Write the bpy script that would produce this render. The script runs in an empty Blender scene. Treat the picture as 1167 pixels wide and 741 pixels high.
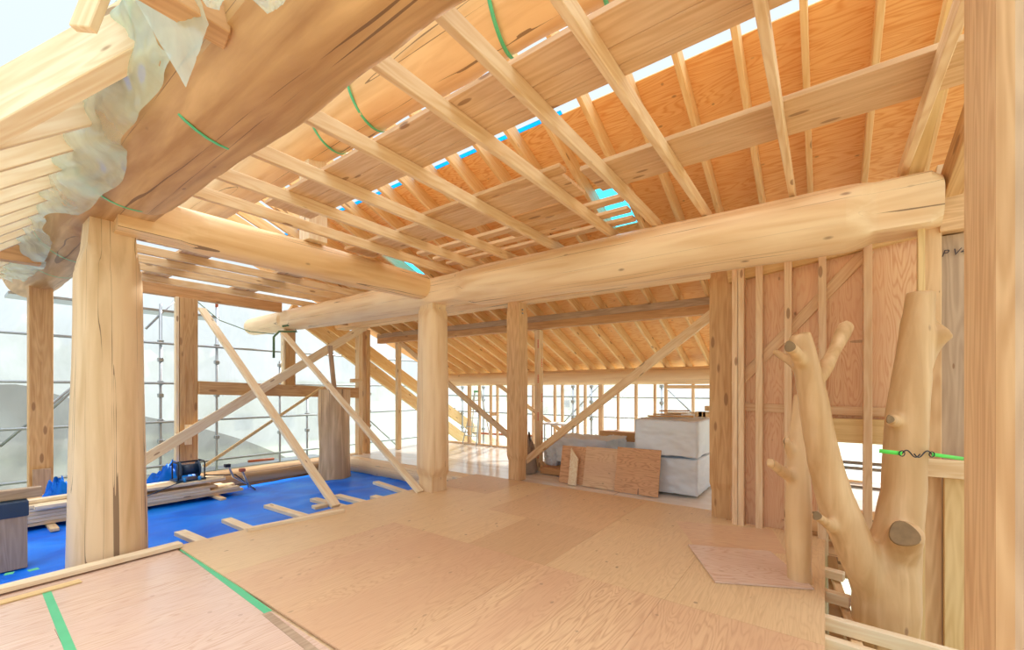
import bpy, bmesh, math, random
from mathutils import Vector, Matrix, noise
random.seed(7)
sc = bpy.context.scene
col = sc.collection
# ------------------------------------------------------------------ camera model
FPX, CX, CY, EYE = 485.0, 583.5, 445.0, 1.5
CA, SA = .8055, .5926          # camera heading in the building's axes (X along the cross beam, Y along the long beams)

def at(px, py, X=None, Y=None, Z=None, d=None, pl=None):
    r = (px-CX)/FPX
    a, b, c = CA+SA*r, SA-CA*r, (CY-py)/FPX
    if X is not None: t = X/a
    elif Y is not None: t = Y/b
    elif Z is not None: t = (Z-EYE)/c
    elif d is not None: t = d
    else: t = (pl[0]-EYE)/(c-pl[1]*a)
    return Vector((a*t, b*t, EYE+c*t))

cam_d = bpy.data.cameras.new('camera'); cam = bpy.data.objects.new('camera', cam_d); col.objects.link(cam)
cam.location = (0, 0, EYE)
cam.rotation_euler = (math.pi/2, 0, math.atan2(SA, CA)-math.pi/2)
cam_d.sensor_width = 36; cam_d.lens = 36*FPX/1167
cam_d.shift_y = (CY-370.5)/1167
cam_d.clip_start = .02; cam_d.clip_end = 2000
sc.camera = cam

# ------------------------------------------------------------------ materials
def new_mat(name):
    m = bpy.data.materials.new(name); m.use_nodes = True
    nt = m.node_tree; nt.nodes.clear()
    out = nt.nodes.new('ShaderNodeOutputMaterial')
    b = nt.nodes.new('ShaderNodeBsdfPrincipled')
    nt.links.new(b.outputs[0], out.inputs[0])
    return m, nt, b, out
def N(nt, t, **kw):
    n = nt.nodes.new(t)
    for k, v in kw.items():
        if k.startswith('i_'): n.inputs[k[2:].replace('_', ' ')].default_value = v
        else: setattr(n, k, v)
    return n
def math_(nt, op, a, b=None, c=None, clamp=False):
    n = nt.nodes.new('ShaderNodeMath'); n.operation = op; n.use_clamp = clamp
    for i, v in enumerate((a, b, c)):
        if v is None: continue
        if isinstance(v, (int, float)): n.inputs[i].default_value = v
        else: nt.links.new(v, n.inputs[i])
    return n.outputs[0]
def mix(nt, fac, a, b, mode='MIX'):
    n = nt.nodes.new('ShaderNodeMix'); n.data_type = 'RGBA'; n.blend_type = mode
    for i, v in ((0, fac), (6, a), (7, b)):
        if isinstance(v, (int, float)): n.inputs[i].default_value = v
        elif isinstance(v, tuple): n.inputs[i].default_value = (*v, 1)
        else: nt.links.new(v, n.inputs[i])
    return n.outputs[2]
def coords(nt, scale, rnd=True):
    tc = nt.nodes.new('ShaderNodeTexCoord'); src = tc.outputs['Object']
    if rnd:
        oi = nt.nodes.new('ShaderNodeObjectInfo')
        mu = math_(nt, 'MULTIPLY', oi.outputs['Random'], 37.0)
        ad = N(nt, 'ShaderNodeVectorMath', operation='ADD')
        nt.links.new(src, ad.inputs[0]); nt.links.new(mu, ad.inputs[1]); src = ad.outputs[0]
    mp = nt.nodes.new('ShaderNodeMapping'); mp.inputs['Scale'].default_value = scale
    nt.links.new(src, mp.inputs[0])
    return mp.outputs[0]
def ramp(nt, fac, stops):
    r = nt.nodes.new('ShaderNodeValToRGB'); e = r.color_ramp.elements
    e[0].position, e[0].color = stops[0][0], (*stops[0][1], 1)
    e[1].position, e[1].color = stops[-1][0], (*stops[-1][1], 1)
    for p, c in stops[1:-1]:
        x = e.new(p); x.color = (*c, 1)
    nt.links.new(fac, r.inputs[0]); return r.outputs[0]
def bump(nt, b, h, s=.3, d=.002):
    n = nt.nodes.new('ShaderNodeBump'); n.inputs['Strength'].default_value = s; n.inputs['Distance'].default_value = d
    nt.links.new(h, n.inputs['Height']); nt.links.new(n.outputs[0], b.inputs['Normal'])

def wood(name, light, dark, knot=(.25, .11, .04), kscale=1.6, kr=.10, rough=.6, vary=.12, rings=.5):
    """sawn timber, grain along local X"""
    m, nt, b, o = new_mat(name)
    n1 = N(nt, 'ShaderNodeTexNoise'); n1.inputs['Scale'].default_value = 5; n1.inputs['Detail'].default_value = 5; n1.inputs['Distortion'].default_value = .4
    nt.links.new(coords(nt, (.35, 5, 5)), n1.inputs['Vector'])
    n2 = N(nt, 'ShaderNodeTexNoise'); n2.inputs['Scale'].default_value = 3; n2.inputs['Detail'].default_value = 2
    nt.links.new(coords(nt, (.22, 2.2, 2.2)), n2.inputs['Vector'])
    s = math_(nt, 'SINE', math_(nt, 'MULTIPLY', n2.outputs[0], 70.0))
    s = math_(nt, 'MULTIPLY_ADD', s, .5, .5)
    f = math_(nt, 'ADD', math_(nt, 'MULTIPLY', n1.outputs[0], 1-rings*.5), math_(nt, 'MULTIPLY', s, rings*.35), clamp=True)
    c = ramp(nt, f, [(.28, light), (.66, dark)])
    v = N(nt, 'ShaderNodeTexVoronoi'); v.inputs['Scale'].default_value = kscale
    nt.links.new(coords(nt, (1.3, 4.5, 4.5)), v.inputs['Vector'])
    k = ramp(nt, v.outputs['Distance'], [(kr*.75, (1, 1, 1)), (kr, (0, 0, 0))])
    c = mix(nt, math_(nt, 'MULTIPLY', k, .75), c, knot)
    oi = nt.nodes.new('ShaderNodeObjectInfo')
    c = mix(nt, math_(nt, 'MULTIPLY', oi.outputs['Random'], vary*2), c, tuple(x*.72 for x in dark))
    nt.links.new(c, b.inputs['Base Color']); b.inputs['Roughness'].default_value = rough
    bump(nt, b, n1.outputs[0], .25, .001)
    return m

def plywood(name, light, dark, pink=None, rough=.55, line=.35, fs=1.0, knots=.5):
    """rotary-cut veneer, grain along local X, contour figure"""
    m, nt, b, o = new_mat(name)
    n = N(nt, 'ShaderNodeTexNoise'); n.inputs['Scale'].default_value = 1.6*fs; n.inputs['Detail'].default_value = 3; n.inputs['Distortion'].default_value = .25
    nt.links.new(coords(nt, (.34, 2.4, 2.4)), n.inputs['Vector'])
    s = math_(nt, 'SINE', math_(nt, 'MULTIPLY', n.outputs[0], 190.0))
    s = math_(nt, 'POWER', math_(nt, 'MULTIPLY_ADD', s, .5, .5), 3.0)
    fine = N(nt, 'ShaderNodeTexNoise'); fine.inputs['Scale'].default_value = 9; fine.inputs['Detail'].default_value = 6
    nt.links.new(coords(nt, (.35, 10, 10)), fine.inputs['Vector'])
    big = N(nt, 'ShaderNodeTexNoise'); big.inputs['Scale'].default_value = 1.2; big.inputs['Detail'].default_value = 2
    nt.links.new(coords(nt, (.5, 2.0, 2.0)), big.inputs['Vector'])
    f = math_(nt, 'ADD', math_(nt, 'MULTIPLY', fine.outputs[0], .6), math_(nt, 'MULTIPLY', s, line), clamp=True)
    c = ramp(nt, f, [(.24, light), (.66, dark)])
    if pink:
        pf = ramp(nt, big.outputs[0], [(.42, (0, 0, 0)), (.62, (1, 1, 1))])
        c = mix(nt, math_(nt, 'MULTIPLY', pf, .6), c, pink)
    v = N(nt, 'ShaderNodeTexVoronoi'); v.inputs['Scale'].default_value = 3.2
    nt.links.new(coords(nt, (.9, 1.6, 1.6)), v.inputs['Vector'])
    k = ramp(nt, v.outputs['Distance'], [(.035, (1, 1, 1)), (.075, (0, 0, 0))])
    c = mix(nt, math_(nt, 'MULTIPLY', k, knots), c, (.16, .06, .03))
    v2 = N(nt, 'ShaderNodeTexVoronoi'); v2.inputs['Scale'].default_value = 4.5
    nt.links.new(coords(nt, (1, 1, .2)), v2.inputs['Vector'])
    k2 = math_(nt, 'LESS_THAN', v2.outputs['Distance'], .065)
    c = mix(nt, math_(nt, 'MULTIPLY', k2, knots*.8), c, (.18, .09, .06))
    oi = nt.nodes.new('ShaderNodeObjectInfo')
    c = mix(nt, math_(nt, 'MULTIPLY', oi.outputs['Random'], .3), c, dark)
    nt.links.new(c, b.inputs['Base Color']); b.inputs['Roughness'].default_value = rough
    bump(nt, b, s, .12, .0006)
    return m

def logwood(name, light, dark, crack=.004, knot=.06, patch=.5, cs=1.0):
    """peeled round log, length along local X, drying cracks"""
    m, nt, b, o = new_mat(name)
    n = N(nt, 'ShaderNodeTexNoise'); n.inputs['Scale'].default_value = 3; n.inputs['Detail'].default_value = 7; n.inputs['Distortion'].default_value = .5
    nt.links.new(coords(nt, (.3, 3.5, 3.5)), n.inputs['Vector'])
    p = N(nt, 'ShaderNodeTexNoise'); p.inputs['Scale'].default_value = 1.3; p.inputs['Detail'].default_value = 4
    nt.links.new(coords(nt, (.6, 1.6, 1.6)), p.inputs['Vector'])
    f = math_(nt, 'ADD', math_(nt, 'MULTIPLY', n.outputs[0], .8), math_(nt, 'MULTIPLY', p.outputs[0], patch*.5))
    c = ramp(nt, f, [(.44, light), (.74, dark)])
    q = N(nt, 'ShaderNodeTexNoise'); q.inputs['Scale'].default_value = 1.5*cs; q.inputs['Detail'].default_value = 1.5; q.inputs['Distortion'].default_value = 0
    nt.links.new(coords(nt, (.045, 3.4, 3.4)), q.inputs['Vector'])
    d = math_(nt, 'ABSOLUTE', math_(nt, 'SUBTRACT', q.outputs[0], .5))
    g = N(nt, 'ShaderNodeTexNoise'); g.inputs['Scale'].default_value = 1.4
    nt.links.new(coords(nt, (1, 1.2, 1.2)), g.inputs['Vector'])
    wdt = math_(nt, 'MULTIPLY', math_(nt, 'SUBTRACT', g.outputs[0], .36), crack*7)
    cr = math_(nt, 'LESS_THAN', d, wdt)
    c = mix(nt, math_(nt, 'MULTIPLY', cr, .75), c, (.12, .055, .025))
    v = N(nt, 'ShaderNodeTexVoronoi'); v.inputs['Scale'].default_value = 1.7
    nt.links.new(coords(nt, (1.1, 2.6, 2.6)), v.inputs['Vector'])
    k = ramp(nt, v.outputs['Distance'], [(knot*.5, (1, 1, 1)), (knot, (0, 0, 0))])
    c = mix(nt, math_(nt, 'MULTIPLY', k, .7), c, (.22, .10, .05))
    nt.links.new(c, b.inputs['Base Color']); b.inputs['Roughness'].default_value = .5
    h = math_(nt, 'SUBTRACT', n.outputs[0], math_(nt, 'MULTIPLY', cr, .8))
    bump(nt, b, h, .4, .003)
    return m

def plain(name, c, rough=.5, metal=0., noise_amt=.1, scale=8, spec=.5):
    m, nt, b, o = new_mat(name)
    n = N(nt, 'ShaderNodeTexNoise'); n.inputs['Scale'].default_value = scale; n.inputs['Detail'].default_value = 4
    nt.links.new(coords(nt, (1, 1, 1)), n.inputs['Vector'])
    cc = mix(nt, n.outputs[0], tuple(x*(1-noise_amt) for x in c), tuple(min(1, x*(1+noise_amt)) for x in c))
    nt.links.new(cc, b.inputs['Base Color']); b.inputs['Roughness'].default_value = rough; b.inputs['Metallic'].default_value = metal
    b.inputs['Specular IOR Level'].default_value = spec
    return m

M = {}
M['spruce'] = wood('spruce', (.90, .70, .44), (.74, .49, .24), kr=.13)
M['pale'] = wood('pale_spruce', (.92, .80, .58), (.80, .60, .36), kr=.12, vary=.06)
M['rafter'] = wood('roof_rafter_wood', (.92, .69, .37), (.80, .51, .21), kr=.13)
M['stud'] = wood('stud_wood', (.88, .66, .42), (.72, .46, .25), kr=.14)
M['walk'] = wood('walk_board_wood', (.82, .58, .34), (.66, .41, .20), kr=.17, kscale=2.0)
M['brown'] = wood('brown_glulam', (.70, .40, .18), (.50, .25, .09), kr=.12)
M['brownpost'] = wood('brown_post', (.72, .46, .22), (.54, .29, .11), kr=.18)
M['darkface'] = wood('darker_post_face', (.66, .47, .30), (.48, .32, .20), kr=.02)
M['grey'] = wood('weathered_post', (.58, .42, .28), (.40, .27, .17), kr=.06)
M['smooth'] = wood('smooth_cedar', (.82, .56, .30), (.64, .38, .18), kr=.02, rings=.7)
M['yellow'] = wood('yellow_pine', (.84, .62, .30), (.70, .47, .20), kr=.08)
M['ply'] = plywood('floor_plywood', (.80, .58, .33), (.62, .41, .21), rough=.42, line=.14, knots=.7)
M['plybrown'] = plywood('brown_floor_plywood', (.74, .50, .28), (.56, .35, .18), rough=.42, line=.14, knots=.7)
M['plypink'] = plywood('pink_floor_plywood', (.82, .58, .34), (.60, .35, .19), pink=(.70, .43, .26), rough=.4, line=.26, knots=.45)
M['plyroof'] = plywood('roof_plywood', (.98, .64, .28), (.80, .38, .12), rough=.55, line=.32, fs=.8, knots=.6)
M['plywall'] = plywood('wall_plywood', (.94, .70, .44), (.76, .42, .23), pink=(.84, .54, .34), line=.32, knots=.6)
M['plylean'] = plywood('leaning_plywood', (.76, .45, .24), (.52, .26, .12), line=.30, fs=1.2, knots=.9)
M['plyvinyl'] = plywood('vinyl_covered_plywood', (.80, .61, .47), (.60, .38, .27), pink=(.72, .52, .42), line=.25, rough=.25, knots=.3)
M['log'] = logwood('peeled_log', (.86, .60, .32), (.68, .40, .17), knot=.08)
M['logpale'] = logwood('pale_peeled_log', (.87, .66, .41), (.72, .47, .24), crack=.002, knot=.09)
M['logbig'] = logwood('large_brown_log', (.70, .44, .20), (.42, .22, .08), crack=.006, patch=1.0, cs=.8)
M['logpost'] = logwood('tapered_log_post', (.80, .60, .37), (.60, .40, .20), crack=.006, knot=.02, cs=2.2)
M['logdark'] = logwood('dark_sill_log', (.46, .28, .12), (.30, .16, .06), crack=.006)
M['tree'] = logwood('peeled_tree_trunk', (.78, .54, .29), (.58, .36, .17), crack=-.01, knot=.03, cs=1.6)
M['treeknot'] = logwood('forked_tree_wood', (.78, .54, .29), (.56, .34, .15), crack=-.01, knot=.07, patch=1.0, cs=1.6)
M['stump'] = logwood('stained_trunk', (.88, .64, .36), (.54, .34, .17), crack=.004, patch=1.1)
M['endgrain'] = plain('end_grain', (.24, .15, .07), .8, noise_amt=.35, scale=18)
M['steel'] = plain('galvanised_steel', (.36, .39, .42), .35, .7, .15)
M['alu'] = plain('aluminium', (.48, .50, .52), .3, .8, .08)
M['rust'] = plain('red_oxide_steel', (.50, .14, .07), .6, .1, .25)
M['black'] = plain('black_steel', (.03, .03, .035), .4, .4, .2)
M['navy'] = plain('dark_reel_plastic', (.02, .05, .10), .35, 0, .2)
M['green'] = plain('green_binding_tape', (.10, .55, .26), .4, 0, .1)
M['neon'] = plain('bright_green_strap', (.12, .78, .10), .5, 0, .08)
M['red'] = plain('red_ink', (.75, .10, .06), .6)
M['ink'] = plain('pencil_ink', (.07, .05, .05), .7)
M['white'] = plain('white_block', (.80, .80, .82), .6, 0, .04)
M['cloth'] = plain('grey_brown_cloth', (.36, .29, .24), .9, 0, .15)
M['green_rope'] = plain('dark_green_rope', (.12, .20, .10), .8, 0, .2)
M['bluetape'] = plain('blue_tape', (.03, .30, .75), .4)
M['orange'] = plain('orange_level', (.55, .30, .12), .6)

def sheet_mat(name, c, transp, rough=.5, transl=.5, gloss=0., bumpy=0., streak=0.):
    m, nt, b, o = new_mat(name)
    n = N(nt, 'ShaderNodeTexNoise'); n.inputs['Scale'].default_value = 2.5; n.inputs['Detail'].default_value = 6; n.inputs['Distortion'].default_value = .6
    nt.links.new(coords(nt, (1, 1, .6)), n.inputs['Vector'])
    cc = mix(nt, math_(nt, 'MULTIPLY', n.outputs[0], .8), c, tuple(x*(1-streak) for x in c))
    dif = N(nt, 'ShaderNodeBsdfDiffuse'); trl = N(nt, 'ShaderNodeBsdfTranslucent'); tr = N(nt, 'ShaderNodeBsdfTransparent')
    nt.links.new(cc, dif.inputs[0]); nt.links.new(cc, trl.inputs[0])
    a = N(nt, 'ShaderNodeMixShader'); a.inputs[0].default_value = transl
    nt.links.new(dif.outputs[0], a.inputs[1]); nt.links.new(trl.outputs[0], a.inputs[2]); last = a.outputs[0]
    if gloss:
        gl = N(nt, 'ShaderNodeBsdfGlossy'); gl.inputs['Roughness'].default_value = rough
        g = N(nt, 'ShaderNodeMixShader'); g.inputs[0].default_value = gloss
        nt.links.new(last, g.inputs[1]); nt.links.new(gl.outputs[0], g.inputs[2]); last = g.outputs[0]
    x = N(nt, 'ShaderNodeMixShader')
    n3 = N(nt, 'ShaderNodeTexNoise'); n3.inputs['Scale'].default_value = 1.3; n3.inputs['Detail'].default_value = 8; n3.inputs['Distortion'].default_value = 1.2
    nt.links.new(coords(nt, (1, 1, .5)), n3.inputs['Vector'])
    tf = math_(nt, 'MULTIPLY', ramp(nt, n3.outputs[0], [(.35, (.55, .55, .55)), (.65, (1.4, 1.4, 1.4))]), transp) if transp else None
    if tf: nt.links.new(tf, x.inputs[0])
    else: x.inputs[0].default_value = 0
    nt.links.new(last, x.inputs[1]); nt.links.new(tr.outputs[0], x.inputs[2])
    nt.links.new(x.outputs[0], o.inputs[0])
    return m
M['net'] = sheet_mat('scaffold_netting', (.60, .66, .72), .30, transl=.6, streak=.16)
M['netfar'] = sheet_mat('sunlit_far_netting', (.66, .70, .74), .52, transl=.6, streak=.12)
M['net2'] = sheet_mat('grey_scaffold_netting', (.36, .36, .35), .30, transl=.5, streak=.45)
M['film'] = sheet_mat('clear_plastic_film', (.80, 1.0, .88), .48, rough=.16, transl=.45, gloss=.25, streak=.05)
M['wrap'] = sheet_mat('white_wrapping_film', (.84, .92, 1.0), .0, rough=.3, transl=.15, gloss=.08, streak=.12)
M['bluenet'] = sheet_mat('backlit_blue_tarp', (.05, .55, .95), .0, transl=.85, streak=.35)

def tarp_mat():
    m, nt, b, o = new_mat('blue_tarp')
    n = N(nt, 'ShaderNodeTexNoise'); n.inputs['Scale'].default_value = 1.6; n.inputs['Detail'].default_value = 6; n.inputs['Distortion'].default_value = .5
    nt.links.new(coords(nt, (1, 1, 1), False), n.inputs['Vector'])
    c = ramp(nt, n.outputs[0], [(.35, (.0, .12, .72)), (.55, (.0, .20, .92)), (.85, (.03, .34, .98))])
    nt.links.new(c, b.inputs['Base Color']); b.inputs['Roughness'].default_value = .42; b.inputs['Specular IOR Level'].default_value = .25
    bump(nt, b, n.outputs[0], .5, .03)
    return m
M['tarp'] = tarp_mat()
def floor_far_mat():
    m, nt, b, o = new_mat('vinyl_covered_floor')
    n = N(nt, 'ShaderNodeTexNoise'); n.inputs['Scale'].default_value = 2; n.inputs['Detail'].default_value = 5
    nt.links.new(coords(nt, (1, 3, 1), False), n.inputs['Vector'])
    c = ramp(nt, n.outputs[0], [(.35, (.80, .72, .62)), (.7, (.90, .87, .82))])
    br = N(nt, 'ShaderNodeTexBrick'); br.inputs['Scale'].default_value = 1.0; br.inputs['Mortar Size'].default_value = .004
    br.inputs['Brick Width'].default_value = 1.82; br.inputs['Row Height'].default_value = .91
    br.inputs['Color1'].default_value = (1, 1, 1, 1); br.inputs['Color2'].default_value = (.93, .9, .88, 1); br.inputs['Mortar'].default_value = (.45, .35, .28, 1)
    nt.links.new(coords(nt, (1, 1, 1), False), br.inputs['Vector'])
    c = mix(nt, 1.0, c, br.outputs[0], 'MULTIPLY')
    nt.links.new(c, b.inputs['Base Color']); b.inputs['Roughness'].default_value = .16
    bump(nt, b, n.outputs[0], .2, .004)
    return m
M['farfloor'] = floor_far_mat()
def ground_mat():
    m, nt, b, o = new_mat('field_ground')
    n = N(nt, 'ShaderNodeTexNoise'); n.inputs['Scale'].default_value = .05; n.inputs['Detail'].default_value = 6
    nt.links.new(coords(nt, (1, 1, 1), False), n.inputs['Vector'])
    c = ramp(nt, n.outputs[0], [(.4, (.36, .42, .24)), (.6, (.52, .52, .44))])
    nt.links.new(c, b.inputs['Base Color']); b.inputs['Roughness'].default_value = .95
    return m
M['ground'] = ground_mat()
M['hill'] = plain('grey_green_hill', (.46, .48, .44), .95, 0, .35, .2)
M['tree_far'] = plain('dull_green_foliage', (.26, .32, .20), .95, 0, .35, .6)
M['house'] = plain('pale_house_wall', (.62, .60, .56), .9, 0, .1, 1)
M['hroof'] = plain('grey_roof_tiles', (.30, .31, .34), .8, 0, .15, 2)

# ------------------------------------------------------------------ object helpers
def tag(o, label=None, cat=None, group=None, kind=None):
    if label: o['label'] = label
    if cat: o['category'] = cat
    if group: o['group'] = group
    if kind: o['kind'] = kind
    return o
def link(name, bm, mat, parent=None, matrix=None, smooth=False):
    me = bpy.data.meshes.new(name); bm.normal_update(); bm.to_mesh(me); bm.free()
    me.materials.append(mat)
    if smooth:
        for p in me.polygons: p.use_smooth = True
    o = bpy.data.objects.new(name, me); col.objects.link(o)
    if matrix is not None: o.matrix_world = matrix
    if parent is not None:
        o.parent = parent; bpy.context.view_layer.update()
        o.matrix_parent_inverse = parent.matrix_world.inverted()
    return o
def frame(a, b, up=(0, 0, 1)):
    x = (b-a).normalized(); u = Vector(up)
    if abs(x.dot(u)) > .98: u = Vector((0, 1, 0))
    y = u.cross(x).normalized(); z = x.cross(y)
    m = Matrix((x, y, z)).transposed().to_4x4(); m.translation = a
    return m
def box_bm(x0, x1, y0, y1, z0, z1, bev=.003, bm=None):
    bm = bm or bmesh.new()
    vs = [bm.verts.new(p) for p in ((x0,y0,z0),(x1,y0,z0),(x1,y1,z0),(x0,y1,z0),(x0,y0,z1),(x1,y0,z1),(x1,y1,z1),(x0,y1,z1))]
    fs = [bm.faces.new([vs[i] for i in q]) for q in ((3,2,1,0),(4,5,6,7),(0,1,5,4),(1,2,6,5),(2,3,7,6),(3,0,4,7))]
    if bev:
        es = list({e for f in fs for e in f.edges})
        bmesh.ops.bevel(bm, geom=es, offset=bev, segments=1, affect='EDGES')
    return bm
def timber(name, a, b, w, h, mat='spruce', anchor='c', up=(0, 0, 1), parent=None, bev=.004, **kw):
    """sawn piece from a to b; w across, h deep; anchor t = line is the top face, b = bottom face"""
    a, b = Vector(a), Vector(b); L = (b-a).length
    z0 = {'c': -h/2, 't': -h, 'b': 0}[anchor]
    o = link(name, box_bm(0, L, -w/2, w/2, z0, z0+h, bev), M[mat], parent, frame(a, b, up))
    return tag(o, **kw)
def boxw(name, x0, x1, y0, y1, z0, z1, mat, bev=.003, parent=None, **kw):
    """axis-aligned box at its own base centre, grain along its longest side"""
    c = Vector(((x0+x1)/2, (y0+y1)/2, z0)); dx, dy, dz = x1-x0, y1-y0, z1-z0
    if dx >= dy and dx >= dz: a, b, w, h, up = Vector((x0, c.y, z0)), Vector((x1, c.y, z0)), dy, dz, (0, 0, 1); an = 'b'
    elif dy >= dz: a, b, w, h, up = Vector((c.x, y0, z0)), Vector((c.x, y1, z0)), dx, dz, (0, 0, 1); an = 'b'
    else: a, b, w, h, up = Vector((c.x, c.y, z0)), Vector((c.x, c.y, z1)), dx, dy, (0, 1, 0); an = 'c'
    return timber(name, a, b, w, h, mat, an, up, parent, bev, **kw)
def seg_interp(st, t):
    for i in range(len(st)-1):
        if st[i][0] <= t <= st[i+1][0]:
            k = (t-st[i][0])/max(1e-6, st[i+1][0]-st[i][0])
            return [st[i][j]*(1-k)+st[i+1][j]*k for j in range(1, len(st[i]))]
    return list(st[-1][1:])
BIG = 9.
def log(name, a, b, st, mat='log', seg=56, rings=None, wob=.018, seed=0, parent=None, up=(0, 0, 1), bow=0., round_end=0., **kw):
    """round log a->b. st rows: (pos 0..1, radius, clamp +y, clamp -y, clamp +z, clamp -z) -> flats and scallops"""
    a, b = Vector(a), Vector(b); L = (b-a).length
    rings = rings or max(24, int(L/.07))
    st = [(s+(BIG,)*(6-len(s))) for s in st]
    ts = sorted(set([i/rings for i in range(rings+1)]+[s[0] for s in st]))
    bm = bmesh.new(); prev = None; ends = []
    for t in ts:
        R, yp, ym, zp, zm = seg_interp(st, t)
        e = min(t, 1-t)*L
        if round_end and e < round_end: R *= (1-.28*(1-e/round_end)**2)
        ring = []
        for k in range(seg):
            th = 2*math.pi*k/seg; cy, cz = math.cos(th), math.sin(th)
            n = noise.noise(Vector((t*L*.9+seed*7.3, cy*1.1, cz*1.1+seed)))+.35*noise.noise(Vector((t*L*3+seed, cy*2.5, cz*2.5)))
            r = R*(1+wob*n*2.2)
            if cy > 1e-4: r = min(r, yp/cy)
            if cy < -1e-4: r = min(r, ym/-cy)
            if cz > 1e-4: r = min(r, zp/cz)
            if cz < -1e-4: r = min(r, zm/-cz)
            ring.append(bm.verts.new((t*L, r*cy, r*cz+bow*math.sin(math.pi*t))))
        if prev:
            for k in range(seg): bm.faces.new((prev[k], ring[k], ring[(k+1) % seg], prev[(k+1) % seg]))
        else: bm.faces.new(ring)
        prev = ring
    bm.faces.new(prev[::-1])
    bmesh.ops.recalc_face_normals(bm, faces=bm.faces)
    o = link(name, bm, M[mat], parent, frame(a, b, up), True)
    me = o.data
    for p in me.polygons:
        if len(p.vertices) > 4: p.use_smooth = False
    try:
        me.set_sharp_from_angle(angle=math.radians(32))
    except Exception: pass
    return tag(o, **kw)
def tube_bm(pts, r, seg=10, bm=None, taper=None):
    bm = bm or bmesh.new(); pts = [Vector(p) for p in pts]; prev = None; n0 = None
    for i, p in enumerate(pts):
        d = (pts[min(i+1, len(pts)-1)]-pts[max(i-1, 0)]).normalized()
        if n0 is None: n0 = d.orthogonal().normalized()
        n0 = (n0-d*n0.dot(d)).normalized(); m = d.cross(n0)
        rr = taper[i] if taper else r
        ring = [bm.verts.new(p+rr*(math.cos(2*math.pi*k/seg)*n0+math.sin(2*math.pi*k/seg)*m)) for k in range(seg)]
        if prev:
            for k in range(seg): bm.faces.new((prev[k], prev[(k+1) % seg], ring[(k+1) % seg], ring[k]))
        else: bm.faces.new(ring[::-1])
        prev = ring
    bm.faces.new(prev)
    return bm
def tube(name, pts, r, mat, parent=None, seg=10, **kw):
    pts = [Vector(p) for p in pts]; o0 = pts[0].copy()
    bm = tube_bm([p-o0 for p in pts], r, seg)
    bmesh.ops.recalc_face_normals(bm, faces=bm.faces)
    return tag(link(name, bm, M[mat], parent, Matrix.Translation(o0), True), **kw)
def slab(name, quad, z, th, mat, **kw):
    """flat sheet from four (x, y) corners; grain along first edge; z = underside"""
    q = [Vector((p[0], p[1], 0)) for p in quad]; o0 = q[0].copy(); ang = math.atan2((q[1]-q[0]).y, (q[1]-q[0]).x)
    R = Matrix.Rotation(-ang, 4, 'Z'); bm = bmesh.new()
    lo = [bm.verts.new(R @ (p-o0)) for p in q]; hi = [bm.verts.new((R @ (p-o0))+Vector((0, 0, th))) for p in q]
    bm.faces.new(lo[::-1]); bm.faces.new(hi)
    for k in range(4): bm.faces.new((lo[k], lo[(k+1) % 4], hi[(k+1) % 4], hi[k]))
    bmesh.ops.recalc_face_normals(bm, faces=bm.faces)
    o0.z = z
    return tag(link(name, bm, M[mat], None, Matrix.Translation(o0) @ Matrix.Rotation(ang, 4, 'Z')), **kw)
ORD = ['first', 'second', 'third', 'fourth', 'fifth', 'sixth', 'seventh', 'eighth', 'ninth', 'tenth', 'eleventh', 'twelfth', 'thirteenth',
       'fourteenth', 'fifteenth', 'sixteenth', 'seventeenth', 'eighteenth', 'nineteenth', 'twentieth', 'twenty-first', 'twenty-second', 'twenty-third', 'twenty-fourth', 'twenty-fifth', 'twenty-sixth', 'twenty-seventh', 'twenty-eighth', 'twenty-ninth', 'thirtieth']
def empty(name, loc, **kw):
    o = bpy.data.objects.new(name, None); col.objects.link(o); o.location = loc; o.empty_display_size = .1
    bpy.context.view_layer.update()
    return tag(o, **kw)

# ================================================================== THE SETTING: floors
XS, YW = 5.75, 9.0          # line where the far floor begins / outer wall line
TZ = -.30                   # level of the tarp covered deck
boxw('floor', -2.5, XS, -.0, 5.0, -.14, -.012, 'spruce', bev=0, kind='structure')
boxw('floor', -2.5, 2.6, -4, -.0, -.14, -.012, 'spruce', bev=0, kind='structure')
boxw('floor', XS, 9.2, -3.0, 9.2, -.16, -.012, 'farfloor', bev=0, kind='structure')
boxw('floor', 2.6, XS, -4.5, -.0, -1.05, -.95, 'logdark', bev=0, kind='structure')
boxw('floor', -2.5, XS, 5.0, 9.2, TZ-.12, TZ-.02, 'spruce', bev=0, kind='structure')

# plywood floor sheets (12 mm), grain along X
T1 = .012
def ply(x0, x1, y0, y1, mat, label, dz=0.):
    g = .001
    return slab('plywood_floor_sheet', [(x0+g, y0+g), (x1-g, y0+g), (x1-g, y1-g), (x0+g, y1-g)], -.012+dz, T1, mat, label=label, cat='plywood sheet', group='plywood sheets laid as floor')
ply(1.38, 3.08, 3.91, 5.0, 'ply', 'pale yellow plywood floor sheet with dark smudges at the tarp edge', .012)
ply(1.38, 3.08, 2.01, 3.91, 'plypink', 'large reddish plywood floor sheet with a swirling grain figure, beside the green tape', .012)
ply(1.38, 3.08, .94, 2.01, 'plypink', 'reddish plywood floor sheet at the bottom middle of the photo', .012)
ply(1.38, 3.08, 0.0, .94, 'plypink', 'reddish plywood floor sheet at the bottom right, in front of the open floor edge', .012)
ply(3.08, 4.11, 2.80, 3.91, 'ply', 'tan plywood floor sheet left of centre, behind the large reddish sheet', .012)
ply(3.08, 4.11, 1.92, 2.80, 'plybrown', 'tan plywood floor sheet at the centre of the floor', .012)
ply(3.08, 4.62, .92, 1.92, 'ply', 'yellow plywood floor sheet with grey knots in front of the loose sheets', .012)
ply(3.08, 4.15, 0.0, .92, 'ply', 'yellow plywood floor sheet beside the open joists and the thin round post', .012)
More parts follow.
